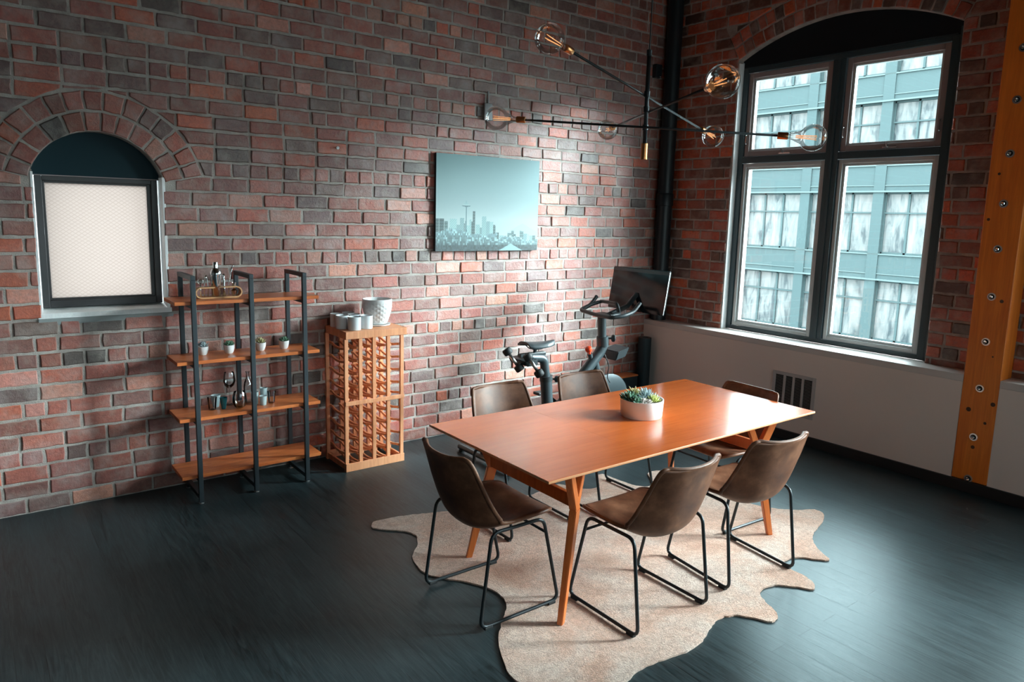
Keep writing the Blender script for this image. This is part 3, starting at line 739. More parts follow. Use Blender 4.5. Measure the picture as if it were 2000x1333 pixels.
# bar tools in a bent wood caddy on the top shelf
cx, cy, cz = -4.240, -.245, 1.277
cad = thing('bar_tool_caddy', 'bent bamboo caddy holding bar tools on the top shelf', 'caddy', (cx, cy, cz))
def stadium(hl, r, n=10, z=0):
    pts = [(hl-r+r*sin(pi*k/n), z+r*cos(pi*k/n)) for k in range(n+1)]+[(-hl+r-r*sin(pi*k/n), z-r*cos(pi*k/n)) for k in range(n+1)]
    return pts
bm = B(); OU = stadium(.142, .036, z=.036); IN = stadium(.134, .028, z=.036)
for d0, d1 in ((-.028, .028),):
    vo = [[bm.verts.new((cx+u, cy+d, cz+v)) for u, v in OU] for d in (d0, d1)]; vi = [[bm.verts.new((cx+u, cy+d, cz+v)) for u, v in IN] for d in (d0, d1)]
    n = len(OU)
    for i in range(n):
        j = (i+1) % n
        bm.faces.new((vo[0][i], vo[0][j], vi[0][j], vi[0][i])); bm.faces.new((vo[1][j], vo[1][i], vi[1][i], vi[1][j]))
        bm.faces.new((vo[0][j], vo[0][i], vo[1][i], vo[1][j])); bm.faces.new((vi[0][i], vi[0][j], vi[1][j], vi[1][i]))
bmesh.ops.recalc_face_normals(bm, faces=bm.faces[:]); obj('caddy_loop', bm, M_CADDY, cad)
cf = cz+.0085
bm = B(); lathe(bm, [(0, 0), (.024, 0), (.027, .004), (.036, .135), (.037, .140), (.036, .155), (.024, .178), (.020, .180)], 28, cap=False)
sh = one('cocktail_shaker', bm, M_STEEL, (cx-.012, cy+.0, cf), 'tall polished steel cocktail shaker standing in the bamboo caddy', 'shaker', smooth=True, angle=35)
bm = B(); lathe(bm, [(.0, .180), (.017, .180), (.017, .212), (.015, .218), (0, .219)], 24, cap=False); obj('shaker_cap', bm, M_STEEL, sh, world=False, smooth=True, angle=35)
bm = B(); lathe(bm, [(.012, 0), (.020, .035), (.006, .045), (.015, .085), (.0145, .085), (.005, .045), (.018, .035), (0.011, .001)], 20, cap=False)
one('jigger', bm, M_STEEL, (cx+.098, cy, cf), 'small double-ended steel jigger at the right end of the bamboo caddy', 'jigger', smooth=True, angle=35)
bm = B(); tube(bm, [(0, 0, .004), (.004, 0, .08), (.022, 0, .155), (.030, .0, .186)], .0028, 8); lathe(bm, [(0, 0), (.008, .002), (.006, .010), (0, .012)], 12, (.030, 0, .183))
one('bar_spoon', bm, M_STEEL, (cx+.066, cy+.012, cf), 'thin leaning steel bar spoon beside the jigger in the caddy', 'spoon', smooth=True)
bm = B(); lathe(bm, [(0, 0), (.010, 0), (.008, .05), (.006, .10), (.008, .14), (0, .146)], 14, cap=False)
one('muddler', bm, M_STEEL, (cx+.036, cy+.0, cf), 'steel muddler standing right beside the cocktail shaker', 'muddler', smooth=True)
bm = B()
for dx in (-.010, .010): tube(bm, [(dx, 0, .0), (dx*1.3, 0, .06), (dx*.5, 0, .12), (0, 0, .135)], .003, 8)
lathe(bm, [(.0, .001), (.018, .0), (.018, .004), (0, .005)], 16, (0, 0, .060))
one('ice_tongs', bm, M_STEEL, (cx-.072, cy, cf), 'steel ice tongs standing left of the cocktail shaker', 'tongs', smooth=True)
bm = B(); tube(bm, [(0, 0, 0), (0, 0, .09)], .004, 8); tube(bm, [(.016*cos(t), 0, .098+.016*sin(t)) for t in [2*pi*k/16 for k in range(16)]], .0025, 6, closed=True)
one('cocktail_strainer', bm, M_STEEL, (cx-.105, cy, cf), 'round wire strainer at the left end of the bamboo caddy', 'strainer', smooth=True)

# glassware on the third shelf
gz = .551
def cup(r0, r1, h, t=.002, base=.006): return [(0, 0), (r0, 0), (r1, h), (r1-t, h), (r0-t, base), (0, base)]
def glass_thing(name, prof, x, y, m, lab, cat, seg=28, group=None):
    bm = B(); lathe(bm, prof, seg, cap=False); return one(name, bm, m, (x, y, gz), lab, cat, smooth=True, angle=50, group=group)
glass_thing('tumbler', cup(.022, .030, .080), -4.300, -.235, M_GLASS, 'clear round tumbler, leftmost of the glasses on the third shelf', 'glass')
glass_thing('shot_cup', cup(.020, .030, .078), -4.262, -.175, M_FROSTCUP, 'pale frosted cup just behind the teal cup on the third shelf', 'cup')
glass_thing('shot_cup', cup(.013, .024, .075), -4.234, -.255, M_TEAL, 'dark teal tapered cup on the third shelf', 'cup')
glass_thing('wine_glass', [(0, 0), (.034, 0), (.033, .002), (.006, .006), (.0035, .012), (.0035, .105), (.010, .112), (.030, .130), (.040, .160), (.036, .195), (.031, .218), (.030, .218), (.035, .195), (.039, .160), (.029, .131), (.004, .114), (0, .113)], -4.170, -.165, M_GLASS, 'tall stemmed wine glass on the third shelf', 'glass')
glass_thing('stemless_glass', [(0, 0), (.022, 0), (.036, .014), (.047, .045), (.044, .080), (.036, .108), (.035, .108), (.043, .080), (.046, .045), (.035, .015), (0, .003)], -4.140, -.280, M_GLASS, 'round stemless wine glass in front of the stemmed one', 'glass')
glass_thing('glass_bottle', [(0, 0), (.026, 0), (.028, .004), (.029, .110), (.024, .140), (.012, .165), (.010, .205), (.013, .207), (.013, .214), (.009, .214), (.008, .165), (.022, .135), (.026, .11), (.025, .006), (0, .005)], -4.052, -.175, M_GLASS, 'slim clear glass bottle beside the middle shelf frame', 'bottle')
for (x, y, h, lab) in ((-4.030, -.245, .085, 'pale frosted cup nearest the middle frame, right of the glass bottle'), (-3.990, -.290, .062, 'short pale frosted cup, front one of the right-hand cluster'), (-3.962, -.215, .098, 'tall pale frosted cup at the back of the right-hand cluster')):
    glass_thing('frosted_cup', cup(.019, .025, h), x, y, M_FROSTCUP, lab, 'cup', group='frosted cups on the third shelf')
glass_thing('tumbler', cup(.020, .028, .078), -3.925, -.262, M_GLASS, 'clear small tumbler, rightmost of the glasses on the third shelf', 'glass')

# ------------------------------------------------------------------ wine rack
rk = thing('wine_rack', 'empty pale pine wine rack with rows of scalloped rails by the brick wall', 'wine rack', (-3.21, -.2, 0))
bm = B(); box(bm, (-3.442, -.385, .958), (-2.962, -.030, 1.011), .003); obj('rack_top', bm, M_RACK, rk)
PX = [-3.443, -3.329, -3.223, -3.110, -3.000]
pm = None
for i, x in enumerate(PX):
    for y in (-.372, -.045):
        bm = B(); w = .0135; box(bm, (x-w, y-.010, .055), (x+w, y+.010, .9575), .002) if 0 < i < 4 else box(bm, (x-w+(.006 if i == 0 else 0), y-.010, .0), (x+w+(.006 if i == 0 else 0), y+.010, .9575), .002)
        obj('post', bm, M_RACK, rk)
for y0, y1 in ((-.3925, -.3825), (-.0345, -.0245)):
    bm = B(); box(bm, (-3.450, y0, .0), (-2.985, y1, .060), .002); obj('base_rail', bm, M_RACK, rk)
    bm = B(); box(bm, (-3.450, y0, .484), (-2.985, y1, .514), .002); obj('middle_rail', bm, M_RACK, rk)
for x in (-3.437, -3.0):
    bm = B(); box(bm, (x-.008, -.3615, .010), (x+.008, -.0555, .050), .002); obj('side_rail', bm, M_RACK, rk)
bm = B()
prof = [(-.163, .008), (-.140, .006), (-.115, .001), (-.085, -.006), (-.045, -.011), (0, -.013), (.045, -.011), (.085, -.004), (.110, .004), (.125, .008), (.140, .004), (.163, .008)]
top = [(y, z) for y, z in prof]; bot = [(y, z-.016) for y, z in prof[::-1]]
prism(bm, top+bot, -.006, .006, lambda u, v, d: Vector((d, u, v)))
bmesh.ops.triangulate(bm, faces=[f for f in bm.faces if len(f.verts) > 4])
first = None
for z in (.890, .795, .700, .605, .525, .412, .315, .220, .125, .040):
    for i in range(4):
        for x in (PX[i]+.0195+(.006 if i == 0 else 0), PX[i+1]-.0195):
            if first is None: first = obj('bottle_rail', bm, M_RACK, rk, world=False); o = first
            else: o = first.copy(); COL.objects.link(o); o.parent = rk
            o.location = (x+3.21, -.2085+.2, z)
# mugs and planter on the rack
mugs = [(-3.345, -.315, 'white cup nearest the front left corner of the wine rack top'), (-3.243, -.290, 'white cup beside the patterned planter, front right of the cup cluster'), (-3.392, -.215, 'white cup at the left edge of the rack top, middle row'), (-3.290, -.190, 'white cup in the centre right of the cluster, middle row'),
        (-3.388, -.110, 'white cup in the back left of the cluster by the bricks'), (-3.288, -.088, 'white cup in the back right of the cluster by the bricks')]
for x, y, lab in mugs:
    bm = B(); lathe(bm, [(0, 0), (.043, 0), (.046, .003), (.046, .094), (.0435, .095), (.042, .09), (.041, .006), (0, .005)], 32, cap=False)
    one('white_cup', bm, M_MUG, (x, y, 1.011), lab, 'cup', group='white cups on the wine rack', smooth=True, angle=40)
pl = thing('white_planter', 'white ceramic planter with a raised diamond pattern on the wine rack', 'planter', (-3.105, -.190, 1.011))
bm = B(); lathe(bm, [(0, 0), (.080, 0), (.094, .004), (.098, .014), (.092, .014), (.085, .008), (0, .008)], 48, cap=False); obj('saucer', bm, M_CERAMIC, pl, world=False, smooth=True, angle=50)
def dia(r, z, t):
    if .028 < z < .165:
        k = 14; a = (t*k/(2*pi)); q = z/.034
        s = abs(((a+q) % 1)-.5)*2; s2 = abs(((a-q) % 1)-.5)*2
        return r+.0045*(min(s, s2)-.4)
    return r
P = [(0, .010), (.060, .010), (.068, .014)]; zz = .020
while zz < .168:
    t = (zz-.014)/.19; P.append((.070+.038*sin(min(1, t*1.25)*pi/2), zz)); zz += .004
P += [(.1085, .172), (.1075, .185), (.106, .196), (.102, .197), (.100, .19), (.098, .15), (0, .148)]
bm = B(); lathe(bm, P, 168, cap=False, mod=dia); obj('pot', bm, M_CERAMIC, pl, world=False, smooth=True, angle=60)

# ------------------------------------------------------------------ rug
RP = [(-3.665, -1.262), (-3.56, -1.265), (-3.446, -1.290), (-3.34, -1.33), (-3.231, -1.369), (-3.10, -1.43), (-2.95, -1.45), (-2.82, -1.42), (-2.70, -1.44), (-2.60, -1.455), (-2.498, -1.434), (-2.335, -1.41), (-2.264, -1.56), (-2.14, -1.60), (-2.03, -1.47), (-1.94, -1.435), (-1.925, -1.60), (-1.90, -1.73), (-1.824, -1.79), (-1.72, -1.70), (-1.65, -1.61), (-1.553, -1.61), (-1.46, -1.70), (-1.403, -1.806), (-1.43, -2.0), (-1.50, -2.2), (-1.50, -2.38), (-1.42, -2.53), (-1.31, -2.62), (-1.231, -2.664), (-1.245, -2.735), (-1.35, -2.79), (-1.488, -2.83), (-1.60, -2.87), (-1.69, -2.93), (-1.77, -3.02), (-1.815, -3.095), (-1.87, -3.05), (-1.93, -2.98), (-2.02, -2.955), (-2.085, -3.01), (-2.10, -3.10), (-2.13, -3.18), (-2.19, -3.215), (-2.25, -3.14), (-2.32, -3.08), (-2.40, -3.065), (-2.47, -3.10), (-2.51, -3.17), (-2.56, -3.25), (-2.63, -3.27), (-2.68, -3.19), (-2.74, -3.13), (-2.82, -3.11), (-2.90, -3.13), (-3.00, -3.17), (-3.095, -3.19), (-3.2, -3.185), (-3.30, -3.165), (-3.42, -3.16), (-3.542, -3.19), (-3.65, -3.20), (-3.78, -3.13), (-3.855, -3.00), (-3.865, -2.88), (-3.82, -2.76), (-3.75, -2.64), (-3.65, -2.54), (-3.57, -2.46), (-3.535, -2.37), (-3.55, -2.26), (-3.60, -2.16), (-3.68, -2.06), (-3.725, -1.97), (-3.72, -1.86), (-3.69, -1.77), (-3.60, -1.66), (-3.55, -1.56), (-3.58, -1.47), (-3.65, -1.40), (-3.71, -1.33)]
def smooth_loop(P, n=4):
    out = []
    m = len(P)
    for i in range(m):
        p0, p1, p2, p3 = (Vector(P[(i+k-1) % m]) for k in range(4))
        for j in range(n):
            t = j/n; out.append(0.5*((2*p1)+(-p0+p2)*t+(2*p0-5*p1+4*p2-p3)*t*t+(-p0+3*p1-3*p2+p3)*t**3))
    return out
rnd = random.Random(8)
L = [Vector((p.x+rnd.uniform(-.004, .004), p.y+rnd.uniform(-.004, .004))) for p in smooth_loop(RP)]
bm = B()
e = []; vs = [bm.verts.new((p.x, p.y, .0)) for p in L]
for i in range(len(vs)): e.append(bm.edges.new((vs[i], vs[(i+1) % len(vs)])))
r = bmesh.ops.triangle_fill(bm, edges=e, use_beauty=True); fs = [g for g in r['geom'] if isinstance(g, bmesh.types.BMFace)]
for f in fs:
    f.normal_update()
    if f.normal.z < 0: f.normal_flip()
ex = bmesh.ops.extrude_face_region(bm, geom=fs); nv = [g for g in ex['geom'] if isinstance(g, bmesh.types.BMVert)]
bmesh.ops.translate(bm, verts=nv, vec=(0, 0, .008)); bmesh.ops.recalc_face_normals(bm, faces=bm.faces[:])
one('cowhide_rug', bm, M_HIDE, (0, 0, .001), 'tan and cream cowhide rug with wavy edges under the dining table', 'rug')
RT = .0092

# ------------------------------------------------------------------ dining table
TX0, TX1, TY0, TY1 = -3.646, -1.615, -2.822, -1.858
tb = thing('dining_table', 'long reddish-brown wooden dining table with splayed Y-shaped legs on the rug', 'table', (-2.63, -2.34, RT))
bm = B()
seam = [(TX0, -3.02), (-3.0192, -2.2408), (-2.24, TX1)]
hexa(bm, [(TX0+.02, TY0+.02, .738), (TX1-.02, TY0+.02, .738), (TX1-.02, TY1-.02, .738), (TX0+.02, TY1-.02, .738)], [(TX0, TY0, .749), (TX1, TY0, .749), (TX1, TY1, .749), (TX0, TY1, .749)])
box(bm, (TX0, TY0, .749), (TX1, TY1, .759), .0015)
tp = obj('tabletop', bm, M_TEDGE, tb)
for k, (a, b) in enumerate(((TX0+.002, -3.0200), (-3.0193, -2.2407), (-2.2400, TX1-.002))):
    bm = B(); box(bm, (a, TY0+.002, .7585), (b, TY1-.002, .7605)); sub('top_leaf', bm, M_TABLE, tp, tb.location)
bm = B(); box(bm, (-3.30, -2.62, .700), (-1.96, -2.06, .7375), .003); obj('slide_rails', bm, M_TLEG, tb)
for sx, sy, fx, fy in ((-1, -1, -3.458, -2.722), (-1, 1, -3.445, -1.950), (1, -1, -1.812, -2.715), (1, 1, -1.800, -1.955)):
    D = Vector((sx*.90, sy*.43, 0)).normalized()
    F = Vector((fx, fy, RT)); J = F-D*.117; J.z = .52; bm = B()
    Tp = J+D*.092; Tp.z = .7375; Ti = J-D*.092; Ti.z = .7375
    side = D.cross(Vector((0, 0, 1)))
    def sec(c, wd, ws): return [c+D*a*wd/2+side*b*ws/2 for a, b in ((-1, -1), (1, -1), (1, 1), (-1, 1))]
    hexa(bm, sec(F, .032, .028), sec(J, .052, .036), .003)
    hexa(bm, sec(J, .052, .036), sec(Tp, .046, .034), .003)
    lg = obj('leg', bm, M_TLEG, tb)
    bm = B(); hexa(bm, sec(J+Vector((0, 0, .01)), .040, .030), sec(Ti, .040, .030), .003); sub('brace', bm, M_TLEG, lg, tb.location)
for x0 in (-3.348, -1.912):
    bm = B(); box(bm, (x0-.013, -2.655, .522), (x0+.013, -2.015, .584), .003); obj('end_rail', bm, M_TLEG, tb)

# bowl of succulents
bw = thing('succulent_bowl', 'low white round bowl packed with small succulents on the dining table', 'potted plant', (-2.565, -2.335, .7605))
bm = B(); lathe(bm, [(0, 0), (.108, 0), (.114, .006), (.120, .098), (.1195, .1), (.1135, .099), (.112, .080), (0, .078)], 56, cap=False); obj('bowl', bm, M_BOWL, bw, world=False, smooth=True, angle=45)
bm = B(); lathe(bm, [(0, .083), (.06, .082), (.1125, .080)], 32, cap=False); obj('soil', bm, M_SOIL, bw, world=False)
# screen-left is roughly world (-.8,.6)
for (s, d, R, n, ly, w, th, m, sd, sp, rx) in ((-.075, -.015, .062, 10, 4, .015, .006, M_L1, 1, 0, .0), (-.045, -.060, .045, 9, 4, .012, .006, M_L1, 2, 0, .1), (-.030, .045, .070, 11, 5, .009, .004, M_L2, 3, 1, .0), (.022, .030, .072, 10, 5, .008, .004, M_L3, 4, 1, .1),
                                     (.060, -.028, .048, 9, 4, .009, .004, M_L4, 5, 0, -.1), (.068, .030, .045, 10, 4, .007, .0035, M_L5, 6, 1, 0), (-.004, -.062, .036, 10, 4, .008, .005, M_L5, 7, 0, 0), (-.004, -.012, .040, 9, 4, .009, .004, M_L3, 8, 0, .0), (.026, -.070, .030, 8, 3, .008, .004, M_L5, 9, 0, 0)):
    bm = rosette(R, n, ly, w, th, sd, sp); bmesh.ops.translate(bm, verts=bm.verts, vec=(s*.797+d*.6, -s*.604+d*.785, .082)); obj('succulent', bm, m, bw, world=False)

# ------------------------------------------------------------------ chairs (facing +y in their own frame)
def chair_shell(v0, v1, nu, nv, off=0.0):
    """profile of the one-piece bucket: v 0 front lip .. 1 top of back"""
    P = [(.205, .448), (.190, .458), (.13, .458), (.02, .440), (-.07, .416), (-.140, .408), (-.195, .438), (-.235, .510), (-.270, .620), (-.300, .728), (-.314, .766), (-.317, .776)]
    Wd = [.165, .200, .222, .232, .236, .238, .236, .232, .222, .204, .188, .158]
    Cu = [.002, .006, .014, .034, .062, .085, .092, .085, .066, .052, .045, .042]
    n = len(P)-1
    def ev(t):
        x = t*n; i = min(int(x), n-1); f = x-i
        def cr(A):
            p0, p1, p2, p3 = A[max(i-1, 0)], A[i], A[i+1], A[min(i+2, n)]
            return .5*((2*p1)+(-p0+p2)*f+(2*p0-5*p1+4*p2-p3)*f*f+(-p0+3*p1-3*p2+p3)*f**3)
        return cr([p[0] for p in P]), cr([p[1] for p in P]), cr(Wd), cr(Cu)
    rows = []
    for j in range(nv+1):
        t = v0+(v1-v0)*j/nv; y, z, w, c = ev(t); y2, z2, _, _ = ev(min(1, t+.01)); y1, z1, _, _ = ev(max(0, t-.01))
        ty, tz = y2-y1, z2-z1; l = math.hypot(ty, tz) or 1; ny, nz = tz/l, -ty/l
        row = []
        for i in range(nu+1):
            u = -1+2*i/nu; k = c*abs(u)**2.4
            row.append((w*u, y+ny*(k+off), z+nz*(k+off)))
        rows.append(row)
    return rows
def grid_solid(rows_out, rows_in):
    bm = B()
    A = [[bm.verts.new(p) for p in r] for r in rows_out]; Bn = [[bm.verts.new(p) for p in r] for r in rows_in]
    m, n = len(A), len(A[0])
    for j in range(m-1):
        for i in range(n-1):
            bm.faces.new((A[j][i], A[j][i+1], A[j+1][i+1], A[j+1][i])); bm.faces.new((Bn[j][i+1], Bn[j][i], Bn[j+1][i], Bn[j+1][i+1]))
    for j in range(m-1):
        bm.faces.new((A[j+1][0], A[j][0], Bn[j][0], Bn[j+1][0])); bm.faces.new((A[j][-1], A[j+1][-1], Bn[j+1][-1], Bn[j][-1]))
    for i in range(n-1):
        bm.faces.new((A[0][i], A[0][i+1], Bn[0][i+1], Bn[0][i])) ; bm.faces.new((A[-1][i+1], A[-1][i], Bn[-1][i], Bn[-1][i+1]))
    bmesh.ops.recalc_face_normals(bm, faces=bm.faces[:]); return bm
def make_chair(label):
    t = thing('dining_chair', label, 'chair', (0, 0, 0), 0, 'brown leather bucket chairs around the dining table')
    bm = grid_solid(chair_shell(0, 1, 14, 30, -.009), chair_shell(0, 1, 14, 30, .009))
    s = obj('seat_shell', bm, M_LEATHER, t, world=False, smooth=True)
    md = s.modifiers.new('s', 'SUBSURF'); md.levels = 1; md.render_levels = 1
    R0 = chair_shell(0, 1, 14, 40, 0.0)
    loop = [r[0] for r in R0]+R0[-1][1:-1]+[r[-1] for r in R0[::-1]]+R0[0][1:-1][::-1]
    bm = B(); tube(bm, loop, .0098, 8, closed=True); sub('rim_piping', bm, M_LEATHER, s, (0, 0, 0), smooth=True)
    for sx in (-1, 1):
        pts = arcpts([(sx*.232, .0, .444), (sx*.234, .125, .446), (sx*.240, .228, .0125), (sx*.240, -.228, .0125), (sx*.234, -.170, .446), (sx*.232, -.04, .444)], .045)
        # closed by the rail under the seat
        bm = B(); tube(bm, pts, .0085, 10, closed=True); f = obj('side_frame', bm, M_BLKMETAL, t, world=False, smooth=True)
        for yy in (.185, -.185):
            bm = B(); box(bm, (sx*.240-.011, yy-.022, 0), (sx*.240+.011, yy+.022, .014), .003); sub('foot_glide', bm, M_RUBBER, f, (0, 0, 0))
    bm = B(); tube(bm, [(-.2355, .143, .372), (.2355, .143, .372)], .0065, 8); obj('front_crossbar', bm, M_BLKMETAL, t, world=False, smooth=True)
    return t
base = make_chair('brown leather bucket chair in front of the table, directly right of its near leg')
base.location = (-3.020, -2.785, RT+.0005)
dup(base, (-2.312, -2.795, RT+.0005), radians(-7), 'brown leather bucket chair in front of the table, nearer the window and slightly turned')
dup(base, (-3.568, -2.325, RT+.0005), radians(-90), 'brown leather bucket chair at the left end of the table, darkest back')
dup(base, (-2.910, -1.725, RT+.0005), radians(180), 'brown leather bucket chair behind the table, left one with the gap to the wine rack')
dup(base, (-2.240, -1.750, RT+.0005), radians(180), 'brown leather bucket chair behind the table, in front of the exercise bike')
dup(base, (-1.822, -2.332, RT+.0005), radians(87), 'brown leather bucket chair at the right end of the table near the wall vent')

# ------------------------------------------------------------------ chandelier
ch = thing('chandelier', 'black rod chandelier with three crossing arms, copper sockets and clear globe bulbs', 'light fixture', (-2.605, -2.29, 2.16))
bm = B(); tube(bm, [(-2.605, -2.29, 2.20), (-2.605, -2.29, 2.69)], .0115, 12); obj('stem', bm, M_BLKMETAL, ch, smooth=True)
bm = B(); tube(bm, [(-2.605, -2.29, 2.155), (-2.605, -2.29, 2.237)], .0175, 20); obj('stem_cap', bm, M_BRASS, ch, smooth=True, angle=40)
bm = B(); tube(bm, [(-2.605, -2.29, 2.69), (-2.598, -2.285, 3.0), (-2.61, -2.29, 3.4), (-2.605, -2.29, ZC-.002)], .0035, 8); obj('power_cord', bm, M_RUBBER, ch, smooth=True)
bm = B(); tube(bm, [(-2.597, -2.294, 2.69), (-2.597, -2.294, ZC-.002)], .0012, 6); obj('steel_wire', bm, M_STEEL, ch)
bm = B(); tube(bm, [(-2.605, -2.29, 2.68), (-2.605, -2.29, 2.71)], .014, 10); obj('hanger_collar', bm, M_BLKMETAL, ch, smooth=True, angle=40)
def add_bulb(end, d, rb=.066, neck=.075, sock=.05):
    end = Vector(end); d = Vector(d).normalized(); R = to_dir(d)
    bm = B(); lathe(bm, [(0, 0), (.016, 0), (.0175, .002), (.0175, sock-.004), (.0165, sock), (.0, sock)], 24, end-d*.006, R, cap=False); s = obj('bulb_socket', bm, M_BRASS, ch, smooth=True, angle=40)
    P = [(.013, sock-.004), (.0145, sock+.012)]
    cz_ = sock+neck+rb*.62; a0 = math.acos(-min(.95, (neck)/(rb*1.25))) if False else radians(155)
    P.append((.018, sock+.022)); P.append((.024, sock+.034))
    for k in range(15):
        a = radians(148)*(1-k/14)
        P.append((rb*sin(a), cz_+rb*cos(a)))
    bm = B(); lathe(bm, P, 32, end-d*.006, R, cap=False); b = obj('bulb', bm, M_BULB, ch, smooth=True)
    # filament and stem inside
    bm = B()
    for k in range(4):
        a = 2*pi*k/4+.4; q0 = R @ Vector((.006*cos(a), .006*sin(a), sock+.03)); q1 = R @ Vector((.011*cos(a), .011*sin(a), cz_+.012))
        tube(bm, [end+q0, end+q1], .0016, 6)
    sub('filament', bm, M_FIL, b, ch.location)
    bm = B(); lathe(bm, [(.009, sock), (.004, sock+.03), (.003, sock+.05), (0, sock+.052)], 12, end-d*.006, R, cap=False); sub('glass_stem', bm, M_BULB, b, ch.location, smooth=True)
M_FIL = mat('glowing_filament', (0.9, 0.45, 0.2), 0.5); BS(M_FIL).inputs['Emission Color'].default_value = (1.0, 0.42, 0.14, 1); BS(M_FIL).inputs['Emission Strength'].default_value = 0.7
for z, L_, R_ in ((2.495, (-3.248, -2.407, 2.589), (-1.955, -2.136, 2.380)), (2.413, (-2.131, -1.572, 2.418), (-3.045, -3.028, 2.381)), (2.320, (-3.009, -1.771, 2.363), (-2.216, -2.828, 2.275))):
    L_, R_ = Vector(L_), Vector(R_); mid = (L_+R_)/2; sft = Vector((-2.605, -2.29, mid.z))-mid
    d = (R_-L_).normalized(); off = d.cross(Vector((0, 0, 1))).normalized()*.0185
    J = Vector((-2.605, -2.29, 2.49 if z > 2.45 else z))
    bm = B(); tube(bm, [L_, R_], .0062, 10); obj('arm', bm, M_BLKMETAL, ch, smooth=True)
    bm = B(); tube(bm, [J-Vector((0, 0, .014)), J+Vector((0, 0, .014))], .0155, 16); tube(bm, [J, mid], .010, 10); obj('joint', bm, M_BLKMETAL, ch, smooth=True, angle=40)
    add_bulb(L_, -d); add_bulb(R_, d)

# ------------------------------------------------------------------ exercise bike (along +x, y=-.75)
bk_ = thing('exercise_bike', 'grey stationary exercise bike with a tilted screen in the brick corner', 'exercise bike', (-1.75, -.75, 0))
Y = -.75
def bp(name, bm, m=M_BIKE, **kw): return obj(name, bm, m, bk_, smooth=True, angle=40, **kw)
for x, w in ((-2.51, .33), (-1.00, .30)):
    bm = B(); tube(bm, [(x, Y-w, .035), (x, Y+w, .035)], .020, 12, flat=1.0); s = bp('stabiliser', bm)
    for yy in (Y-w+.03, Y+w-.03):
        bm = B(); lathe(bm, [(.022, 0), (.022, .014), (.012, .018)], 14, (x, yy, 0)); sub('levelling_foot', bm, M_RUBBER, s, bk_.location)
bm = B(); tube(bm, arcpts([(-2.51, Y, .05), (-2.2, Y, .12), (-1.80, Y, .30), (-1.45, Y, .64), (-1.345, Y, .735), (-1.315, Y, .80)], .10), .045, 14, radii=None); bp('main_frame', bm)
bm = B(); tube(bm, [(-1.41, Y, .67), (-1.35, Y, .50), (-1.22, Y, .22), (-1.02, Y, .05)], .036, 12); bp('front_fork', bm)
bm = B(); tube(bm, [(-1.80, Y, .27), (-1.45, Y, .20), (-1.02, Y, .07)], .034, 12); bp('lower_tube', bm)
bm = B(); tube(bm, [(-1.89, Y, .24), (-1.925, Y, .58)], .047, 16); bp('seat_tube', bm)
bm = B(); tube(bm, [(-1.922, Y, .56), (-1.926, Y, .60)], .052, 16); bp('seat_collar', bm, M_BIKEBLK)
bm = B(); tube(bm, arcpts([(-1.925, Y, .58), (-1.955, Y, .745), (-2.12, Y, .765)], .045), .036, 14); bp('seat_post', bm)
bm = B(); box(bm, (-2.20, Y-.022, .772), (-1.95, Y+.022, .800), .004); tube(bm, [(-2.05, Y, .79), (-2.04, Y, .835)], .014, 10)
for s in (-1, 1): tube(bm, arcpts([(-2.13, Y+s*.022, .865), (-2.08, Y+s*.022, .825), (-1.99, Y+s*.022, .825), (-1.93, Y+s*.012, .858)], .02), .0045, 8)
bp('seat_slider', bm, M_BIKEBLK)
# saddle
rows_t = []; rows_b = []
for j in range(15):
    t = j/14; x = -2.155+.30*t; w = .080*(1-t)**.8*(1 if t > .08 else .75+t*3)+.019; zc = .892-.010*sin(pi*t)-.010*t; 
    if t > .95: w *= .7
    rt_, rb_ = [], []
    for i in range(9):
        u = -1+i/4; rt_.append((x, Y+w*u, zc-.030*abs(u)**3)); rb_.append((x, Y+w*u*.97, zc-.030*abs(u)**3-.022*(1-.5*abs(u))))
    rows_t.append(rt_); rows_b.append(rb_)
bm = grid_solid(rows_t, rows_b); o = bp('saddle', bm, M_BIKEBLK)
def knob(bm, p, d, r=.026):
    lathe(bm, [(.008, 0), (.008, .030), (r*.8, .034), (r, .042), (r, .056), (r*.7, .064), (0, .066)], 18, p, to_dir(d))
bm = B(); knob(bm, (-1.885, Y-.010, .570), (.75, -.5, 0)); bp('seat_knob', bm, M_BIKEBLK)
bm = B(); knob(bm, (-1.275, Y-.012, .845), (.8, -.45, 0), .030); bp('handlebar_knob', bm, M_BIKEBLK)
bm = B(); tube(bm, [(-1.318, Y, .78), (-1.327, Y, .865)], .050, 16); bp('head_collar', bm)
bm = B(); tube(bm, [(-1.325, Y, .80), (-1.345, Y, 1.045)], .036, 16, flat=1.0); bp('handlebar_post', bm)
bm = B(); tube(bm, arcpts([(-1.17, -.50, 1.165), (-1.255, -.52, 1.10), (-1.375, -.52, 1.062), (-1.400, -.72, 1.050), (-1.425, -.94, 1.052), (-1.34, -.985, 1.064), (-1.228, -.99, 1.091), (-1.152, -.99, 1.162)], .035, 6), .0165, 12); bp('handlebar', bm, M_BIKEBLK)
bm = B(); tube(bm, arcpts([(-1.365, -.53, 1.064), (-1.257, -.53, 1.102), (-1.159, -.55, 1.128), (-1.215, -.79, 1.138), (-1.215, -.83, 1.055), (-1.37, -.87, 1.052)], .03, 5), .0150, 12); box(bm, (-1.40, -.84, 1.035), (-1.24, -.66, 1.055), .006); bp('inner_handlebar', bm, M_BIKEBLK)
bm = B(); tube(bm, [(-1.27, Y, 1.04), (-1.05, Y, 1.10), (-.94, Y, 1.20)], .022, 12); bp('screen_arm', bm)
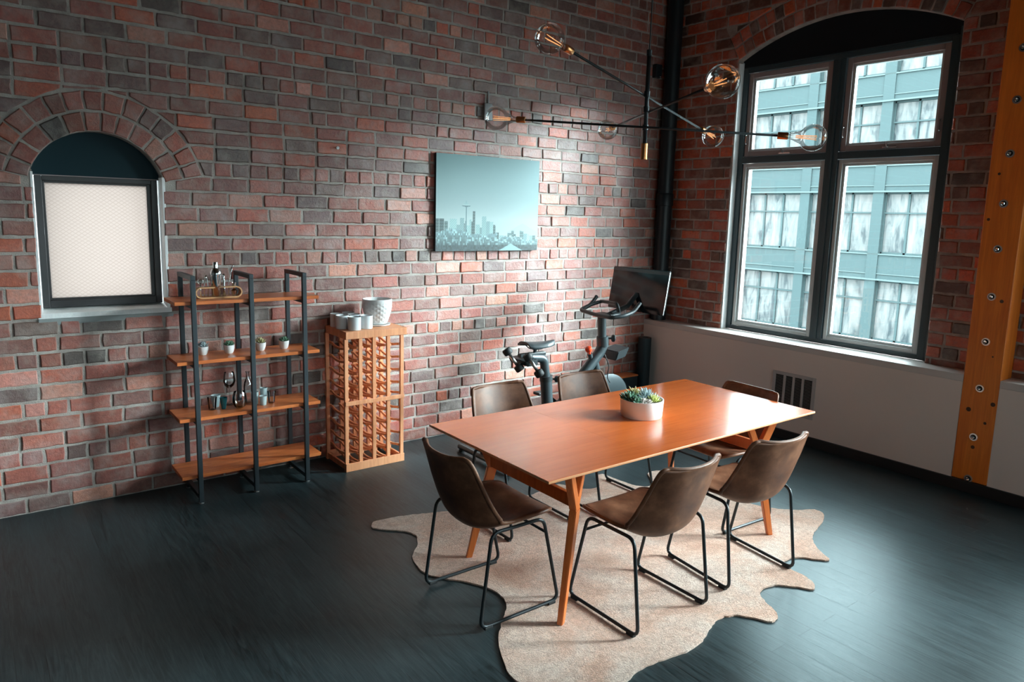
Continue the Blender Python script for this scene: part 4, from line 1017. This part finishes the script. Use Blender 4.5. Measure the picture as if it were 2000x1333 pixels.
# tablet: faces the rider (-x), tilted back
tc = Vector((-.925, -.752, 1.235)); sy = Vector((0, -1, 0)); su_ = Vector((.16, 0, .987)).normalized(); nn = Vector((-.987, 0, .16))
def tab(a, b, c): return tc+sy*a+su_*b+nn*c
bm = B(); hexa(bm, [tab(a, b, -.012) for a, b in ((-.322, -.185), (.322, -.185), (.322, .185), (-.322, .185))], [tab(a, b, .010) for a, b in ((-.322, -.185), (.322, -.185), (.322, .185), (-.322, .185))], .006)
scn = bp('touch_screen', bm, M_SCREEN)
bm = B(); hexa(bm, [tab(a, b, .0105) for a, b in ((-.316, .150), (.316, .150), (.316, .178), (-.316, .178))], [tab(a, b, .0118) for a, b in ((-.316, .150), (.316, .150), (.316, .178), (-.316, .178))]); sub('speaker_bar', bm, M_BIKE, scn, bk_.location)
bm = B(); hexa(bm, [tab(a, b, .007) for a, b in ((.3225, -.18), (.3240, -.18), (.3240, .175), (.3225, .175))], [tab(a, b, .011) for a, b in ((.3225, -.18), (.3240, -.18), (.3240, .175), (.3225, .175))]); sub('silver_edge', bm, M_ZINC, scn, bk_.location)
# resistance knob, bottle tray, flywheel, crank
bm = B(); lathe(bm, [(0, 0), (.010, 0), (.010, .02), (.024, .028), (.029, .045), (.027, .062), (.014, .071), (0, .072)], 20, (-1.462, Y, .725), to_dir((-.35, 0, 1)), cap=False); bp('resistance_knob', bm, M_RED)
bm = B(); tube(bm, [(-1.44, Y, .67), (-1.462, Y, .73)], .020, 12); bp('knob_base', bm)
bm = B(); hexa(bm, [(-1.24, -.83, .66), (-1.12, -.83, .685), (-1.12, -.67, .685), (-1.24, -.67, .66)], [(-1.22, -.84, .735), (-1.085, -.84, .765), (-1.085, -.66, .765), (-1.22, -.66, .735)], .006); bp('bottle_tray', bm, M_BIKEBLK)
bm = B(); lathe(bm, [(0, -.028), (.09, -.03), (.20, -.022), (.235, -.012), (.235, .012), (.20, .022), (.09, .03), (0, .028)], 44, (-1.235, Y, .30), to_dir((0, -1, 0)), cap=False); bp('flywheel', bm, M_BIKE)
bm = B(); tube(bm, arcpts([(-1.33, -.79, .72), (-1.28, -.80, .62), (-1.30, -.80, .52), (-1.25, -.79, .47)], .03), .004, 6); bp('cable', bm, M_RUBBER)
bm = B(); lathe(bm, [(0, 0), (.075, 0), (.075, .02), (0, .022)], 28, (-1.74, Y-.05, .34), to_dir((0, -1, 0)), cap=False)
beam(bm, (-1.74, Y-.085, .34), (-1.62, Y-.085, .26), .018, .03); beam(bm, (-1.74, Y+.085, .34), (-1.86, Y+.085, .42), .018, .03); tube(bm, [(-1.74, Y-.09, .34), (-1.74, Y+.09, .34)], .014, 10)
cr = bp('crank', bm, M_BIKEBLK)
for (x, z, s) in ((-1.62, .26, -1), (-1.86, .42, 1)):
    bm = B(); box(bm, (x-.045, Y+s*.10-.0, z-.012), (x+.045, Y+s*.10+s*.08, z+.012), .005); sub('pedal', bm, M_BIKEBLK, cr, bk_.location)
bm = B(); hexa(bm, [(-2.20, Y-.11, .72), (-2.10, Y-.11, .72), (-2.10, Y+.11, .72), (-2.20, Y+.11, .72)], [(-2.22, Y-.11, .760), (-2.10, Y-.11, .77), (-2.10, Y+.11, .77), (-2.22, Y+.11, .760)], .006); bp('weight_holder', bm, M_BIKEBLK)
# dumbbells in the holder
def dumbbell(loc, d, label):
    t = thing('dumbbell', label, 'dumbbell', loc, 0, 'black dumbbells held behind the bike saddle'); d = Vector(d).normalized()
    bm = B(); tube(bm, [-d*.055, d*.055], .013, 12); obj('handle', bm, M_ZINC, t, world=False, smooth=True)
    for s in (-1, 1):
        bm = B(); lathe(bm, [(0, 0), (.030, 0), (.036, .008), (.036, .040), (.030, .048), (0, .048)], 18, d*s*.052, to_dir(d*s), cap=False); obj('weight_head', bm, M_RUBBER, t, world=False, smooth=True, angle=40)
dumbbell((-2.265, -.765, .765), (.45, -.40, -.80), 'black dumbbell in the holder behind the saddle, the outer one')
dumbbell((-2.165, -.885, .735), (.45, -.35, -.82), 'black dumbbell in the holder behind the saddle, nearer the seat post')

# ------------------------------------------------------------------ rolled mat and storage box in the corner
bm = B(); turns = 4.2; n = 110; r0, r1 = .030, .070; th = .0042
zt = .655
for (rr0, rr1) in ((r0, r1),):
    po = []; pi_ = []
    for k in range(n+1):
        a = 2*pi*turns*k/n; r = rr0+(rr1-rr0)*k/n; po.append((r*cos(a), r*sin(a))); pi_.append(((r-th)*cos(a), (r-th)*sin(a)))
    rings = []
    for p, q in zip(po, pi_): rings.append([bm.verts.new((p[0], p[1], 0)), bm.verts.new((p[0], p[1], zt)), bm.verts.new((q[0], q[1], zt)), bm.verts.new((q[0], q[1], 0))])
    for a, b in zip(rings, rings[1:]):
        for k in range(4):
            f = bm.faces.new((a[k], a[(k+1) % 4], b[(k+1) % 4], b[k])); f.material_index = 1 if k == 1 else 0
    bm.faces.new(rings[0][::-1]); bm.faces.new(rings[-1])
bmesh.ops.recalc_face_normals(bm, faces=bm.faces[:])
M_MATEND = mat('terracotta_foam', (.32, .12, .07), .8)
o = obj('exercise_mat', bm, [M_MAT, M_MATEND]); o.location = (-.098, -.112, .001)
tag(o, 'dark rolled exercise mat with a terracotta inner edge standing in the corner', 'exercise mat')
sb = thing('storage_box', 'low dark box with an orange wood lid beside the rolled mat', 'box', (-.37, -.10, 0))
bm = B(); box(bm, (-.52, -.17, 0), (-.235, -.022, .285), .004); obj('box_body', bm, M_MAT, sb)
bm = B(); box(bm, (-.525, -.175, .285), (-.232, -.020, .300), .003); obj('box_lid', bm, M_SHELF, sb)

# ------------------------------------------------------------------ outside: street and the building opposite
bm = B(); box(bm, (0.6, -40, -6.1), (60, 60, -6.0)); struct('ground', bm, M_HAIR)
FK = 1.743                      # the facade is built in 12 m coordinates, then set at its real distance of 25 m
FXX = 25.0
def fq(x, y, z): return Vector((-5.5022+(x+5.5022)*FK, -4.9717+(y+4.9717)*FK, 1.8526+(z-1.8526)*FK))
def fbox(bm, lo, hi): return box(bm, fq(*lo), fq(*hi))
M_FAC = mat('dark_teal_facade_metal', (0.032, 0.046, 0.0475), 0.7, spec=0.08)
M_FACL = mat('facade_ledge_metal', (0.056, 0.073, 0.073), 0.7, spec=0.08)
M_FGL = mat('facade_window_glass', rough=0.12, spec=0.2); v = coords(M_FGL, 'Object', (1, 1, .25))
g = noise(M_FGL, v, 3.2, 4, .6, .5)
LK(M_FGL, ramp(M_FGL, g, [(.36, (.022, .028, .031)), (.47, (.062, .066, .066)), (.66, (.100, .094, .092))]), BS(M_FGL).inputs['Base Color'])
fb = thing('office_building', 'pale teal glass and metal building seen across the street through the window', 'building', (FXX, 11.7, -6))
bm = B(); fbox(bm, (12.25, -4.2, -2.65), (17, 13.6, 6.75)); obj('building_core', bm, M_FAC, fb)
floors = [-0.955+2.095*k for k in range(4)]     # window bottoms
bm = B(); last = -2.65
for zb in floors+[]:
    fbox(bm, (12.0, -4.2, last), (12.0+.26, 13.6, zb)); last = zb+1.45
obj('spandrels', bm, M_FAC, fb)
bm = B()
for zb in floors: 
    fbox(bm, (12.0-.06, -4.2, zb+1.45), (12.0, 13.6, zb+1.49)); fbox(bm, (12.0-.03, -4.2, zb-.03), (12.0, 13.6, zb)); fbox(bm, (12.0-.02, -4.2, zb+1.60), (12.0, 13.6, zb+1.62))
obj('ledges', bm, M_FACL, fb)
pil = [3.625+1.9*k for k in range(-4, 6)]
for y in pil:
    bm = B(); fbox(bm, (12.0-.03, y-.13, -2.65), (12.0+.26, y+.13, 6.75)); obj('pillar', bm, M_FAC, fb)
for zb in floors:
    for y in pil[1:7]:
        for q in range(3):
            wd = (1.9-.26)/3; a = y+.13+wd*q; b = a+wd; bm = B()
            for lo, hi in (((12.0+.08, a, zb), (12.0+.14, a+.025, zb+1.45)), ((12.0+.08, b-.025, zb), (12.0+.14, b, zb+1.45)), ((12.0+.08, a, zb), (12.0+.14, b, zb+.04)), ((12.0+.08, a, zb+1.41), (12.0+.14, b, zb+1.45)), ((12.0+.07, a, zb+.95), (12.0+.14, b, zb+.985))): fbox(bm, lo, hi)
            wo = obj('window', bm, M_FAC, fb)
            bm = B(); fbox(bm, (12.0+.115, a+.02, zb+.03), (12.0+.125, b-.02, zb+1.42)); sub('glass', bm, M_FGL, wo, fb.location)
